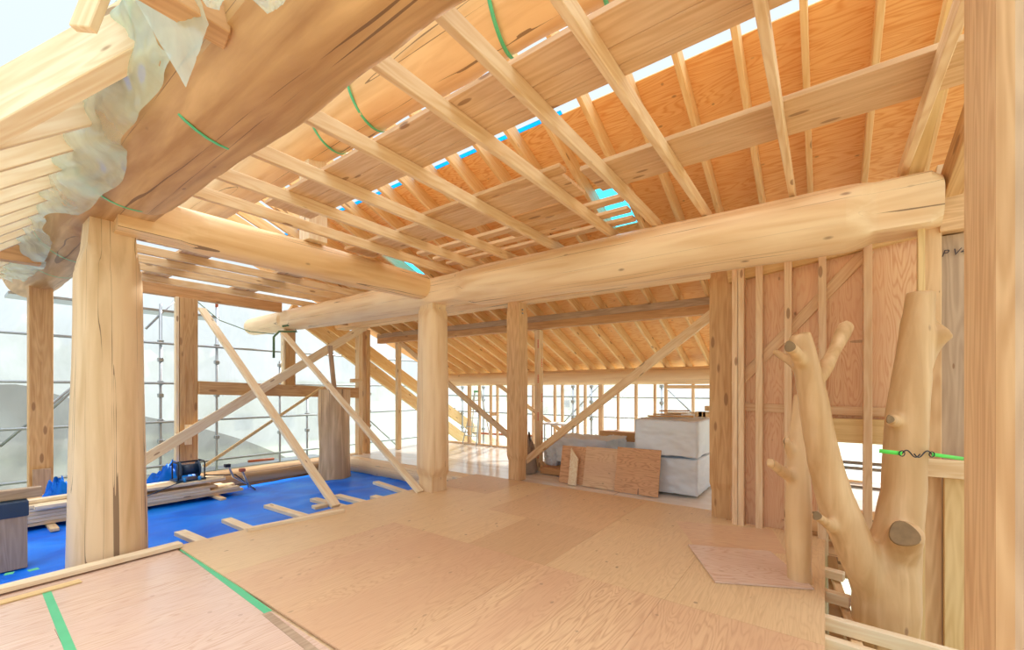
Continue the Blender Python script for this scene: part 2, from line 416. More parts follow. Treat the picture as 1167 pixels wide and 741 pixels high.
ply(3.08, 4.71, 3.91, 5.0, 'ply', 'tan plywood floor sheet in front of the round centre post', .012)
ply(4.11, 5.72, 1.92, 3.4, 'plybrown', 'brown plywood floor sheet in front of the leaning panels', .012)
ply(4.62, 5.72, .92, 1.92, 'ply', 'tan plywood floor sheet beside the right square post', .012)
ply(4.11, 5.72, 3.4, 3.91, 'ply', 'tan plywood floor sheet beside the centre square post', .012)
ply(4.71, 5.72, 3.91, 5.0, 'plybrown', 'brown plywood floor sheet between the two centre posts', .012)
ply(4.15, 5.35, 0.0, .92, 'ply', 'tan plywood floor sheet at the foot of the stud wall', .012)
# lower vinyl covered sheets bottom left
ply(-.6, 1.36, 3.9, 4.98, 'plyvinyl', 'pinkish plastic-covered plywood sheet under the long pale plank, bottom left')
ply(.45, 1.36, 1.9, 3.9, 'plyvinyl', 'pinkish plastic-covered plywood sheet beside the lifted floor edge, bottom left')
ply(-.6, .45, 1.9, 3.9, 'plyvinyl', 'pinkish plastic-covered plywood sheet at the bottom left corner')
ply(-.6, 1.36, 0.0, 1.9, 'plyvinyl', 'plastic-covered plywood sheet nearest the camera')
# green tape strips
def strip(name, pts, w, z, mat, **kw):
    bm = bmesh.new(); L = []; pts = [Vector((p[0], p[1], z)) for p in pts]; o0 = pts[0].copy()
    for i, p in enumerate(pts):
        d = (pts[min(i+1, len(pts)-1)]-pts[max(i-1, 0)]).normalized(); s = Vector((-d.y, d.x, 0))*w/2
        L.append([bm.verts.new(p+s-o0), bm.verts.new(p-s-o0), bm.verts.new(p-s-o0+Vector((0, 0, .0015))), bm.verts.new(p+s-o0+Vector((0, 0, .0015)))])
    for i in range(len(L)-1):
        for k in range(4): bm.faces.new((L[i][k], L[i+1][k], L[i+1][(k+1) % 4], L[i][(k+1) % 4]))
    bm.faces.new(L[0][::-1]); bm.faces.new(L[-1])
    bmesh.ops.recalc_face_normals(bm, faces=bm.faces)
    return tag(link(name, bm, M[mat], None, Matrix.Translation(o0)), **kw)
t0, t1 = at(52, 672, Z=.002), at(88, 760, Z=.002)
strip('tape_strip', [t0, t1], .045, .0005, 'green', label='green tape strip on the plastic-covered floor, bottom left corner', cat='tape')
t0, t1 = at(208, 626, Z=0), at(306, 698, Z=0)
strip('tape_strip', [t0, t1], .05, .0005, 'green', label='green tape strip running along the raised plywood edge', cat='tape')
t0, t1 = at(303, 699, Z=0), at(362, 746, Z=0)
strip('tape_strip', [t0, t1], .05, .001, 'grey', label='grey tape strip along the raised plywood edge at the bottom', cat='tape')
for q, lab in ((((5, 655), (16, 653)), 'small green tape patch beside the grey post stub'), (((32, 651), (44, 648)), 'small green tape patch at the foot of the large tapered post')):
    strip('tape_strip', [at(*q[0], Z=0), at(*q[1], Z=0)], .06, .0005, 'green', label=lab, cat='tape')
# loose plywood sheets on the floor, right
def zq(pts, z): return [tuple(at(*p, Z=z)[:2]) for p in pts]
slab('loose_plywood_sheet', zq([(770, 593), (880, 603), (897, 631), (791, 621)], .02), .002, .011, 'plypink', label='loose plywood sheet lying under the front loose sheet by the stud wall', cat='plywood sheet')
slab('loose_plywood_sheet', zq([(784, 620), (878, 628), (928, 670), (815, 662)], .032), .016, .014, 'plyvinyl', label='front loose plywood sheet lying beside the thin round post', cat='plywood sheet')
slab('loose_plywood_sheet', zq([(806, 588), (842, 594), (839, 599), (800, 594)], .02), .002, .011, 'ply', label='small plywood offcut at the foot of the right square post', cat='plywood sheet')

# tarp
def tarp():
    bm = bmesh.new(); nx, ny = 90, 44; x0, x1, y0, y1 = -2.3, 5.72, 4.95, 8.72; g = []
    for i in range(nx+1):
        row = []
        for j in range(ny+1):
            x, y = x0+(x1-x0)*i/nx, y0+(y1-y0)*j/ny
            z = .03*noise.noise(Vector((x*1.1, y*1.4, 3)))+.022*max(0, noise.noise(Vector((x*1.2+y*2.2, y*4.5-x, 14)))-.05)+.010*noise.noise(Vector((x*3.5, y*5.5, 9)))+.018*abs(noise.noise(Vector((x*.8+y*1.3, y*2.2, 4))))
            row.append(bm.verts.new((x, y, z+.01)))
        g.append(row)
    for i in range(nx):
        for j in range(ny): bm.faces.new((g[i][j], g[i+1][j], g[i+1][j+1], g[i][j+1]))
    o = link('blue_tarp', bm, M['tarp'], None, Matrix.Translation((0, 0, TZ+.012)), True)
    return tag(o, 'wrinkled bright blue tarp spread over the sunken deck at left', 'tarp')
tarp()

# ================================================================== LOGS AND BEAMS
PI = math.pi
# large log overhead, left
BX, BZ = .93, 3.27
log('log_beam', (BX, -.6, BZ-.02), (BX, 10.4, BZ+.02), [(0, .41, .25, BIG, BIG, BIG), (.25, .385, .25, BIG, BIG, BIG), (.29, .38, .38, BIG, BIG, BIG), (.35, .37, .37, BIG, BIG, BIG), (.455, .35, .35, .35, BIG, .35), (.47, .35, .29, .25, BIG, .255), (.565, .33, .29, .25, BIG, .255), (.58, .33, .33, .33, BIG, .33), (.85, .31), (1, .30)], 'logbig', seed=3, wob=.03,
    label='largest brown cracked log beam, running overhead from top centre down to the left edge', cat='log beam')
# cross log on the centre round post
log('log_beam', (4.45, at(1071, 240, X=4.45).y, 2.90), (4.45, 10.95, 2.99), [(0, .27, .18, .18, .20, .19), (.033, .27, .18, .18, .20, .19), (.048, .27, .27, .27, .27, .27), (.07, .27, .27, .27, .27, .27), (.30, .27), (.34, .27, BIG, BIG, BIG, .26), (.39, .26, .25, .25, .25, .24), (.415, .25, .19, .19, .20, .17), (.455, .25, .19, .19, .20, .17), (.475, .25, .24, .24, .25, .25), (.7, .235), (.80, .23, .23, .23, .23, .23), (.82, .23, .18, .18, .2, .2), (.845, .23, .18, .18, .2, .2), (.86, .22), (1, .19)], 'logpale', seed=8, wob=.02, round_end=.12,
    label='long pale round log beam crossing the photo from upper right to the left wall', cat='log beam')
log('log_beam', (.95, 5.02, 3.06), (4.28, 4.78, 3.02), [(0, .2, .13, .13, .2, .15), (.13, .2, .13, .13, .2, .15), (.19, .2, .2, .2, .2, .2), (.5, .20, .2, .2, .2, .2), (.97, .185), (1, .185)], 'log', seed=12, wob=.02,
    label='round log beam running from the big tapered post to the round centre post', cat='log beam')
# ridge log
log('ridge_log', (2.55, -.6, 4.45), (2.55, 9.9, 4.45), [(0, .36), (.5, .33), (1, .28)], 'log', seed=21, wob=.03,
    label='round ridge log with green bands above the pale joists, under the open ridge', cat='log beam')
# second log on the two square posts
log('log_beam', (5.88, .55, 3.10), (5.88, 9.5, 3.10), [(0, .2, BIG, BIG, .1, .14), (1, .18, BIG, BIG, .1, .14)], 'log', seed=31,
    label='flattened log beam just behind the long pale log, resting on the two square posts', cat='log beam')
# mid purlin
timber('roof_beam', (6.7, .2, 2.60), (6.7, 9.1, 2.68), .14, .13, 'brown', 'b', label='lower brown half of the squared beam carrying the rafters midway down the far roof', cat='roof beam')
timber('roof_beam', (6.7, .2, 2.73), (6.7, 9.1, 2.81), .16, .11, 'grey', 'b', label='upper greenish half of the squared beam midway down the far roof', cat='roof beam')
# eave log
log('eave_log', (8.9, -.5, 1.80), (8.9, 9.6, 1.80), [(0, .18), (.94, .17), (.96, .17), (1, .15)], 'logpale', seed=41, round_end=.1,
    label='round eave log at the foot of the far roof above the open stud wall', cat='log beam')
# ------------------------------------------------------------------ posts
def vpost(name, px_foot, w, h, x, y, z0, z1, mat, **kw):
    return timber(name, (x, y, z0), (x, y, z1), w, h, mat, 'c', (0, 1, 0), **kw)
# big tapered post
log('log_post', (.955, 5.30, TZ+.02), (.955, 5.30, 3.02), [(0, .285, .285, .285, .285, .285), (.60, .245, .245, .245, .245, .245), (.84, .235, .235, .235, .235, .235), (.93, .235, .165, .165, .165, .165), (1, .235, .15, .15, .15, .15)], 'logpost', seed=5, wob=.015, up=(0, 1, 0),
    label='thick tapered round log post standing at left on the blue tarp', cat='log post')
# centre round post
log('log_post', (4.42, 4.72, 0), (4.42, 4.72, 2.82), [(0, .235, .145, .145, .145, .145), (.075, .235, .145, .145, .145, .145), (.135, .235, .235, .235, .235, .235), (.5, .23, .23, .23, .23, .23), (.90, .215, .215, .215, .215, .215), (.96, .215, .135, .135, .135, .135), (1, .21, .135, .135, .135, .135)], 'logpale', seed=6, wob=.01, up=(0, 1, 0),
    label='round centre post with a squared foot and a squared head under the long log', cat='log post')
# square posts
def square_post(x, y, z1, s, label):
    p = log('square_post', (x, y, 0), (x, y, z1), [(0, s*1.05, s*.42, s*.42, s*.42, s*.42), (.11, s*1.05, s*.42, s*.42, s*.42, s*.42), (.14, s*1.05, s*.5, s*.5, s*.5, s*.5), (.94, s*1.05, s*.5, s*.5, s*.5, s*.5), (.96, s*1.05, s*.46, s*.46, s*.46, s*.46), (1, s*1.05, s*.46, s*.46, s*.46, s*.46)], 'brownpost' if s < .25 and y < 2 else 'smooth', seed=int(x*10), wob=0, up=(0, 1, 0), label=label, cat='post', seg=64)
    return p
pc = square_post(5.83, 4.18, 2.96, .25, 'square centre post standing at the floor edge right of the round post')
pr_ = square_post(5.55, .98, 2.96, .24, 'brown square post at the left end of the plywood stud wall')
for p, (x, y) in ((pc, (5.83, 4.18)), (pr_, (5.55, .98))):
    for z in (2.78, 2.84):
        link('bolt_head', box_bm(-.012, .012, -.012, .012, -.012, .012, .003), M['steel'], p, Matrix.Translation((x-.03, y-.13, z)))
# posts of the left outer wall
o = timber('wall_post', (.93, 9.3, TZ), (.93, 9.3, 3.0), .24, .24, 'brownpost', 'c', (0, 1, 0), label='brown post under the far end of the largest log at the left edge', cat='post')
boxw('lap_block', .84, 1.02, 9.12, 9.17, TZ, .36, 'grey', parent=o, label='dark end-grain block at the post foot')
o = timber('wall_post', Vector((at(213, 445, Y=YW).x, YW, TZ)), Vector((at(213, 445, Y=YW).x, YW, 3.1)), .26, .22, 'brownpost', 'c', (0, 1, 0), label='wide grooved brown post in the left outer wall behind the timber stack', cat='post')
px_ = at(213, 445, Y=YW).x
timber('side_board', (px_-.16, YW-.05, TZ), (px_-.16, YW-.05, 3.1), .045, .1, 'pale', 'c', (0, 1, 0), parent=o)
for k in (-.05, .06):
    timber('groove_strip', (px_+k, YW-.112, .1), (px_+k, YW-.112, 2.3), .012, .01, 'brown', 'c', (0, 1, 0), parent=o)
timber('nailed_block', at(214.5, 507, Y=YW-.13), at(214.5, 484, Y=YW-.13), .10, .03, 'pale', 'c', (0, 1, 0), parent=o)
px_ = at(330, 445, Y=YW).x
o = timber('wall_post', (px_, YW+.05, 1.55), (px_, YW+.05, 2.76), .20, .2, 'brownpost', 'c', (0, 1, 0), label='short post hanging between the long log and the middle rail of the left wall', cat='post')
timber('side_board', (px_-.13, YW, 1.55), (px_-.13, YW, 2.76), .04, .12, 'pale', 'c', (0, 1, 0), parent=o)
for px, w, lab in ((409, .10, 'left board post of the pair where the left wall meets the far floor'), (417.5, .11, 'right board post of the pair where the left wall meets the far floor')):
    q = at(px, 445, Y=YW-.1)
    timber('wall_post', (q.x, q.y, -.02), (q.x, q.y, 2.95), w, .16, 'brownpost' if px > 412 else 'spruce', 'c', (0, 1, 0), label=lab, cat='post')
q = at(454, 445, Y=8.8)
timber('wall_post', (q.x, q.y, -.01), (q.x, q.y, 2.72), .11, .11, 'spruce', 'c', (0, 1, 0), label='slim square post under the left end of the squared roof beam', cat='post')
# red-marked post
q = at(616, 536, Z=0)
o = timber('wall_post', (6.7, q.y, 0), (6.7, q.y, 2.62), .115, .115, 'spruce', 'c', (0, 1, 0), label='pinkish post with red printed stamps under the squared roof beam', cat='post')
for i, z in enumerate((.25, .95, 1.65, 2.3)):
    for k in range(5):
        link('red_stamp', box_bm(-.001, .001, -.012, .012, -.010, .010, 0), M['red'], o, Matrix.Translation((6.7-.0585, q.y-.02, z+.032*k)))
        link('red_stamp', box_bm(-.012, .012, -.001, .001, -.010, .010, 0), M['red'], o, Matrix.Translation((6.7+.01, q.y-.0585, z-.35+.032*k)))
# stained trunk post in left wall
q = at(381, 545, Z=TZ)
log('trunk_post', (q.x, q.y, TZ), (q.x, q.y, 1.52), [(0, .33), (.3, .31), (.7, .30), (1, .29)], 'stump', seed=17, wob=.05, up=(0, 1, 0),
    label='short stained natural trunk post standing at the back edge of the tarp', cat='trunk post')
timber('upright_board', (q.x-.0, q.y, 1.52), at(376, 394, Y=q.y), .09, .04, 'grey', 'c', (0, 1, 0), label='narrow upright board standing on the stained trunk post', cat='board')
# top plate and rail of left wall
a, b = at(150, 325, Y=YW), at(320, 351, Y=YW)
timber('top_plate', a, b, .12, .19, 'brown', 'c', label='brown top plate between the wide grooved post and the long log, left wall', cat='roof beam')
a, b = at(335, 359, Y=YW-.0), at(470, 377, Y=YW-.0)
timber('top_plate', a, b, .12, .16, 'brown', 'c', label='brown top plate from the long log to the squared roof beam, left wall', cat='roof beam')
a, b = at(226, 442, Y=YW-.12), at(411, 448, Y=YW-.12)
timber('wall_rail', a, b, .10, .235, 'brownpost', 'c', label='horizontal middle rail of the left outer wall', cat='rail')
timber('wall_rail', at(400, 434, Y=YW-.2), at(412, 434, Y=YW-.2), .10, .09, 'spruce', 'c', label='short block above the right end of the middle rail', cat='block')
# sill logs
log('sill_log', (2.9, 9.0, -.20), (6.0, 9.0, -.20), [(0, .24, BIG, BIG, .2, BIG), (1, .24, BIG, BIG, .2, BIG)], 'logdark', seed=51, label='upper sill log at the back edge of the blue tarp', cat='log')
log('sill_log', (-2.0, 9.0, -.20), (2.88, 9.0, -.20), [(0, .22, BIG, BIG, .2, BIG), (1, .24, BIG, BIG, .2, BIG)], 'logdark', seed=53, label='sill log under the left wall behind the timber stack', cat='log')
log('sill_log', (5.62, 5.0, -.17), (5.62, 9.1, -.17), [(0, .19, BIG, BIG, .16, BIG), (1, .19, BIG, BIG, .16, BIG)], 'logpale', seed=52, label='pale log along the left edge of the far white floor', cat='log')
# corner posts, right end of the long log
XC = 4.45
CP = at(1060, 445, X=4.45); CG = at(1086, 445, X=4.5)
o = timber('corner_post', (4.50, CP.y, -.94), (4.50, CP.y, 2.73), .14, .12, 'smooth', 'c', (0, 1, 0), label='light brown corner post under the right end of the long log', cat='post')
timber('edge_strip', (4.41, CP.y+.055, -.94), (4.41, CP.y+.055, 2.72), .04, .04, 'yellow', 'c', (0, 1, 0), parent=o)
o = timber('corner_post', (4.56, CG.y, -.94), (4.56, CG.y, 2.66), .14, .14, 'grey', 'c', (0, 1, 0), label='greyish split post with pencil marks behind the near right post', cat='post')
cu = bpy.data.curves.new('pencil_mark', 'FONT'); cu.body = 'P V4'; cu.size = .07; cu.extrude = .001; cu.shear = .3
ob = bpy.data.objects.new('pencil_tmp', cu); col.objects.link(ob)
bpy.context.view_layer.update()
me = bpy.data.meshes.new_from_object(ob.evaluated_get(bpy.context.evaluated_depsgraph_get())); bpy.data.objects.remove(ob)
me.materials.append(M['ink']); pm = bpy.data.objects.new('pencil_mark', me); col.objects.link(pm)
pm.parent = o; bpy.context.view_layer.update(); pm.matrix_parent_inverse = o.matrix_world.inverted()
pm.matrix_world = Matrix.Translation((4.475, CG.y+.068, 2.50)) @ Matrix(((0, 0, -1, 0), (-1, 0, 0, 0), (0, 1, 0, 0), (0, 0, 0, 1)))
# end beam right of long log
timber('end_beam', (4.50, CG.y+.085, 2.67), (4.50, -2.2, 2.67), .2, .30, 'smooth', 'b', label='short squared beam continuing past the end of the long log behind the near post', cat='roof beam')
timber('corner_rail', (4.36, CP.y+.08, .93), (4.36, -1.3, .93), .05, .13, 'spruce', 'c', label='short horizontal rail between the forked trunk and the near right post', cat='rail')
timber('corner_board', (4.40, CG.y, -.9), (4.40, CG.y, .86), .04, .13, 'yellow', 'c', (0, 1, 0), label='yellow nailed board below the short rail beside the near right post', cat='board')
# near right post
def near_post():
    xc, yc, w = 1.80, -.400, .40; ch = .03
    pts = [(xc+ch, yc), (xc+w-ch*.6, yc), (xc+w, yc-ch*.6), (xc+w, yc-w), (xc, yc-w), (xc, yc-ch)]
    bm = bmesh.new(); z0, z1 = -.0, 3.6; cx, cy = xc+w/2, yc-w/2
    # local X along the height so the grain runs up
    lo = [bm.verts.new((0, y-cy, -(x-cx))) for x, y in pts]; hi = [bm.verts.new((z1-z0, y-cy, -(x-cx))) for x, y in pts]
    bm.faces.new(lo); bm.faces.new(hi[::-1]); n = len(pts)
    for k in range(n): bm.faces.new((lo[k], hi[k], hi[(k+1) % n], lo[(k+1) % n]))
    bmesh.ops.recalc_face_normals(bm, faces=bm.faces)
    m = Matrix(((0, 0, -1, cx), (0, 1, 0, cy), (1, 0, 0, z0), (0, 0, 0, 1)))
    o = link('near_post', bm, M['smooth'], None, m); o.data.materials.append(M['darkface'])
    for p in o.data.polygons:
        if (o.matrix_world.to_3x3() @ p.normal).x < -.9: p.material_index = 1  # face turned to the camera gets the darker, greyer wood
    return tag(o, 'large smooth square post with a waned corner filling the right edge', 'post')
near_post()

# ================================================================== CEILING JOISTS AND WALK BOARDS
JZ = 3.17
joY = [(-.49, 2.0), (.23, 2.0), (.93, 1.6), (1.40, 1.28), (1.88, 1.28), (2.60, 1.28), (3.28, 1.25), (3.86, 1.25), (4.38, 1.25)]
joY2 = [5.20, 5.68, 6.15, 6.72, 7.2, 7.65, 8.35]
for i, (y, x0) in enumerate(joY):
    x0 = 1.27 if i > 2 else 1.1
    timber('ceiling_joist', (x0, y, JZ), (4.60, y, JZ), .045, .105, 'spruce', 'b', label=f'pale ceiling joist resting on the long log, {ORD[i]} from the near right post', cat='joist', group='ceiling joists over the room')
for i, y in enumerate(joY2):
    timber('ceiling_joist', (1.24, y, JZ), (4.60, y, JZ), .045, .105, 'spruce', 'b', label=f'ceiling joist beyond the round cross log, {ORD[i]} behind it', cat='joist', group='ceiling joists beyond the cross log')
BZT = JZ+.107
def walk(x0, x1, y0, y1, mat, label, z=BZT, th=.035):
    return boxw('walk_board', x0, x1, y0, y1, z, z+th, mat, label=label, cat='board', group='boards laid on the ceiling joists')
walk(1.87, 2.08, -1.0, 4.3, 'walk', 'left board of the upper walkway lying on the ceiling joists')
walk(2.085, 2.22, -1.0, 4.3, 'walk', 'middle board of the upper walkway lying on the ceiling joists')
walk(2.225, 2.32, -1.0, 4.3, 'walk', 'right board of the upper walkway lying on the ceiling joists')
walk(3.10, 3.32, -1.0, 1.6, 'walk', 'left board of the lower walkway, near right stretch')
walk(3.325, 3.54, -1.0, 1.6, 'walk', 'right board of the lower walkway, near right stretch')
walk(3.08, 3.30, 1.75, 4.9, 'walk', 'left board of the lower walkway, far stretch above the blue patch')
walk(3.305, 3.50, 1.75, 4.9, 'walk', 'right board of the lower walkway, far stretch above the blue patch')
walk(1.87, 2.2, 5.1, 8.6, 'walk', 'walk board beyond the cross log, nearer the largest log')
walk(3.08, 3.45, 5.3, 8.6, 'walk', 'walk board beyond the cross log, nearer the ridge')
walk(2.95, 3.06, 1.7, 3.5, 'brownpost', 'narrow dark board beside the far stretch of the lower walkway')
for x, y0, lab in ((3.74, 1.52, 'upper'), (4.02, 1.56, 'middle'), (4.27, 1.60, 'lowest')):
    walk(x, x+.11, y0, 4.3, 'walk', f'{lab} of three narrow boards lying on the joists by the blue patch')
walk(3.53, 3.73, 1.93, 2.58, 'brownpost', 'dark plywood strip between joists below the lower walkway')
walk(3.86, 4.01, 1.93, 2.9, 'brownpost', 'dark plywood strip between the two narrow boards near the long log')

# ================================================================== FAR ROOF
RZ = lambda x: 5.72-.4*x      # underside of the sheathing
sl = math.sqrt(1+.16)
hole1 = (at(650, 214, pl=(5.72, -.4)), at(722, 258, pl=(5.72, -.4)))
H1 = (4.62, 5.50, 1.88, 2.26) if False else None
hx0, hy0 = at(655, 225, pl=(5.72, -.4))[:2]; hx1, hy1 = at(722, 250, pl=(5.72, -.4))[:2]
a1 = at(690, 213, pl=(5.72, -.4)); a2 = at(692, 262, pl=(5.72, -.4))
b1 = at(452, 283, pl=(5.72, -.4)); b2 = at(470, 303, pl=(5.72, -.4))
RY = [.12+.42*k for k in range(-3, 22)]
def bay(y):
    lo = max(v for v in RY if v <= y); return lo+.024, lo+.42-.024
y0_, y1_ = bay(at(690, 238, pl=(5.72, -.4)).y)
HOLES = [(a1.x, a2.x, y0_, y1_)]
y0_, y1_ = bay(at(460, 293, pl=(5.72, -.4)).y)
HOLES.append((b1.x-.1, b2.x+.3, y0_, y1_))
def cut(rects, h):
    out = []
    for x0, x1, y0, y1 in rects:
        hx0, hx1, hy0, hy1 = h
        if hx1 <= x0 or hx0 >= x1 or hy1 <= y0 or hy0 >= y1: out.append((x0, x1, y0, y1)); continue
        if hx0 > x0: out.append((x0, hx0, y0, y1))
        if hx1 < x1: out.append((hx1, x1, y0, y1))
        xa, xb = max(x0, hx0), min(x1, hx1)
        if hy0 > y0: out.append((xa, xb, y0, hy0))
        if hy1 < y1: out.append((xa, xb, hy1, y1))
    return out
def roof_piece(x0, x1, y0, y1):
    a, b = Vector(((x0+x1)/2, y0, RZ((x0+x1)/2))), Vector(((x0+x1)/2, y1, RZ((x0+x1)/2)))
    timber('ceiling', a, b, (x1-x0)*sl, .012, 'plyroof', 'b', up=(.4, 0, 1), bev=0, kind='structure')
xs = [3.70+.845*k for k in range(7)]; xs[-1] = 9.35
for r in range(6):
    off = 0 if r % 2 else -.91
    ys = [-3+off] + [-1.18+off+1.82*k for k in range(8)]
    for k in range(len(ys)-1):
        y0, y1 = ys[k], min(ys[k+1], 9.7)
        if y0 > 9.6: continue
        rc = [(xs[r], xs[r+1], y0, y1)]
        for h in HOLES: rc = cut(rc, h)
        for c in rc: roof_piece(*c)
for i, y in enumerate(reversed(RY)):
    if y > 9.7: continue
    x0, x1 = 2.95, 9.35
    timber('roof_rafter', (x0, y, RZ(x0)), (x1, y, RZ(x1)), .045, .17, 'rafter', 't', label=f'sloping rafter under the orange plywood of the far roof, {ORD[i]} from the left wall', cat='rafter', group='rafters of the far roof')
# backlit tarp over the holes, laid on top of the sheathing
def roof_tarp(x0, x1, y0, y1, lab):
    bm = bmesh.new(); n = 10; g = []
    for i in range(n+1):
        g.append([bm.verts.new(((x1-x0)*(i/n-.5), (y1-y0)*(j/n-.5), -.4*(x1-x0)*(i/n-.5)+.008*noise.noise(Vector((i*.7, j*.9, x0))))) for j in range(n+1)])
    for i in range(n):
        for j in range(n): bm.faces.new((g[i][j], g[i+1][j], g[i+1][j+1], g[i][j+1]))
    xm = (x0+x1)/2
    tag(link('roof_tarp', bm, M['bluenet'], None, Matrix.Translation((xm, (y0+y1)/2, RZ(xm)+.035)), True), lab, 'tarp')
roof_tarp(HOLES[0][0]-.15, HOLES[0][1]+.2, HOLES[0][2]-.1, HOLES[0][3]+.1, 'backlit blue tarp over the roof opening near the middle of the long log')
roof_tarp(HOLES[1][0]-.15, HOLES[1][1]+.2, HOLES[1][2]-.1, HOLES[1][3]+.1, 'backlit blue tarp over the small roof opening above the centre joint')
strip3 = timber('blue_tape', (3.68, 2.1, RZ(3.68)+.001), (3.68, 8.6, RZ(3.68)+.001), .045, .004, 'bluenet', 'b', up=(.4, 0, 1), label='blue tape edge along the top of the far roof plywood', cat='tape')
# king posts on the cross log
for (x, y, z0, z1, lab) in ((2.62, 4.80, 3.22, 4.16, 'squared king post standing on the round cross log under the ridge log'),):
    timber('king_post', (x, y, z0), (x, y, z1), .22, .22, 'pale', 'c', (0, 1, 0), label=lab, cat='post')
# hip timber at right
timber('hip_rafter', at(1080, 222, X=4.5), at(1125, 95, X=3.9), .10, .20, 'brownpost', 'c', label='brown sloping timber rising from the corner behind the near right post', cat='rafter')
timber('corner_stub', at(1070, 216, X=4.6), at(1075, 190, X=4.6), .10, .08, 'pale', 'c', label='short pale block standing on the right end of the long log', cat='block')
timber('roof_nailer', at(1040, 207, X=4.5), at(1098, -40, X=3.3), .09, .09, 'yellow', 'c', label='doubled yellow timber rising beside the near right post', cat='rafter')

# ================================================================== LEFT EAVE RAFTERS
LP = (2.593, .87)
LZ = lambda x: LP[0]+LP[1]*x
for i in range(15):
    y = 3.52+.425*i
    timber('eave_rafter', (-1.6, y, LZ(-1.6)), (.80, y, LZ(.80)), .04, .22, 'pale', 'b', label=f'pale eave rafter left of the largest log, {ORD[i]} from the near valley rafter', cat='rafter', group='eave rafters at left')
a, b = at(-60, 186, pl=LP), at(226, 28, pl=LP)
dv = (b-a).normalized(); nv = Vector((0, 0, 1)).cross(dv).normalized()
vr = timber('valley_rafter', a+Vector((0, 0, .0)), b, .10, .23, 'pale', 'b', label='doubled pale valley rafter crossing the top left corner', cat='rafter')
timber('top_strip', a+Vector((0, 0, .235)), b+Vector((0, 0, .235)), .06, .05, 'pale', 'b', parent=vr)
a2 = at(119, 66, pl=LP)
timber('valley_strut', a2-nv*.09+Vector((0, 0, .05)), at(132, -60, Y=a2.y-.10), .035, .11, 'spruce', 'c', up=tuple(dv), label='short strut nailed upright against the valley rafter, top left', cat='strut')
# stub beams let into the large log
timber('stub_beam', at(262, 30, X=.72), at(140, -45, Y=2.02), .12, .14, 'brown', 'c', label='brown stub beam let into the side of the largest log at the top', cat='beam')
timber('stub_beam', (.72, 7.2, 3.02), (-1.5, 7.2, 2.96), .14, .20, 'brown', 'c', label='brown stub beam let into the largest log at the left edge', cat='beam')

# ================================================================== BRACES
def brace(a, b, w, h, mat, lab, up=(0, 0, 1)): timber('brace', a, b, w, h, mat, 'c', up, label=lab, cat='brace')
brace(at(592, 531, Z=.12), Vector((5.72, 1.12, 2.45)), .045, .12, 'spruce', 'long diagonal brace from the centre square post foot up to the right square post')
brace(at(230, 352, Y=YW-.25), at(383, 577, Z=.02), .12, .045, 'pale', 'long leaning brace from the wide grooved post down to the floor edge')
brace(at(323, 380, Y=YW-.25), at(479, 561, Z=.02), .12, .045, 'pale', 'leaning brace from the green rope down to the floor by the round centre post')
brace(at(158, 528, Y=YW-.22), at(417, 372, Y=YW-.22), .04, .17, 'pale', 'wide diagonal board rising across the left wall to the corner post')
brace(at(232, 532, Y=YW-.40), at(368, 441, Y=YW-.30), .035, .05, 'yellow', 'thin orange diagonal batten in front of the left wall')
brace(at(457, 391, X=6.95), at(622, 533, X=6.72), .045, .12, 'spruce', 'diagonal brace from the slim post down to the red-stamped post')
brace(at(562, 434, X=8.82), at(652, 500, X=8.82), .04, .10, 'spruce', 'diagonal brace in the far stud wall behind the red-stamped post')
# rake rafters outside left wall
for dy, (p, q_), lab in ((.35, ((330, 352), (560, 524)), 'inner pale rake rafter descending outside the left wall'), (.62, ((352, 352), (572, 512)), 'outer pale rake rafter descending outside the left wall')):
    timber('rake_rafter', at(*p, Y=YW+dy), at(*q_, Y=YW+dy), .10, .30, 'rafter', 'c', label=lab, cat='rafter')

# ================================================================== RIGHT STUD WALL
WX = 5.42
def wp(px, py): return at(px, py, X=WX)
yl = .86; yo = wp(938, 500).y; yr = -1.9
zo0, zo1 = .25, .98       # window opening heights
boxw('wall_right', WX, WX+.012, yo, yl, 0, 3.1, 'plywall', bev=0, kind='structure')
boxw('wall_right', WX, WX+.012, yr, yo-.003, 1.12, 3.1, 'plywall', bev=0, kind='structure')
boxw('lintel', WX-.10, WX+.0, yr, yo-.02, .985, 1.22, 'yellow', label='laminated lintel above the opening in the stud wall', cat='lintel')
studs = [(836, 1), (842, 1), (863, 1), (896, 1), (935, 1), (987, 1)]
for i, (px, _) in enumerate(studs):
    y = at(px+2, 500, X=WX-.14).y
    timber('wall_stud', (WX-.085, y, -.01 if px < 940 else -.9), (WX-.085, y, 3.05-.02*i), .14, .065, 'stud', 'c', (0, 1, 0), label=f'vertical stud of the plywood-backed wall, {ORD[i]} from the right square post', cat='stud', group='studs of the plywood-backed wall')
timber('wall_brace', at(838, 440, X=WX-.016), at(990, 284, X=WX-.016), .03, .11, 'stud', 'c', label='diagonal let-in brace of the plywood-backed wall', cat='brace')
timber('blocking_rail', at(846, 464, X=WX-.017), at(1012, 470, X=WX-.017), .032, .09, 'stud', 'c', label='horizontal blocking rail of the plywood-backed wall at mid height', cat='rail')
timber('wall_post_slim', (WX-.06, at(938, 600, X=WX).y, -.9), (WX-.06, at(938, 600, X=WX).y, .42), .10, .09, 'pale', 'c', (0, 1, 0), label='low pale stud below the opening, behind the forked trunk', cat='stud') 
log('sill_log', (WX+.12, yo+.1, .12), (WX+.12, -2.2, .12), [(0, .17), (1, .17)], 'log', seed=61, label='upper round log seen through the opening behind the forked trunk', cat='log')
log('sill_log', (WX+.12, yo+.1, -.25), (WX+.12, -2.2, -.25), [(0, .17), (1, .17)], 'log', seed=62, label='lower round log seen through the opening behind the forked trunk', cat='log')
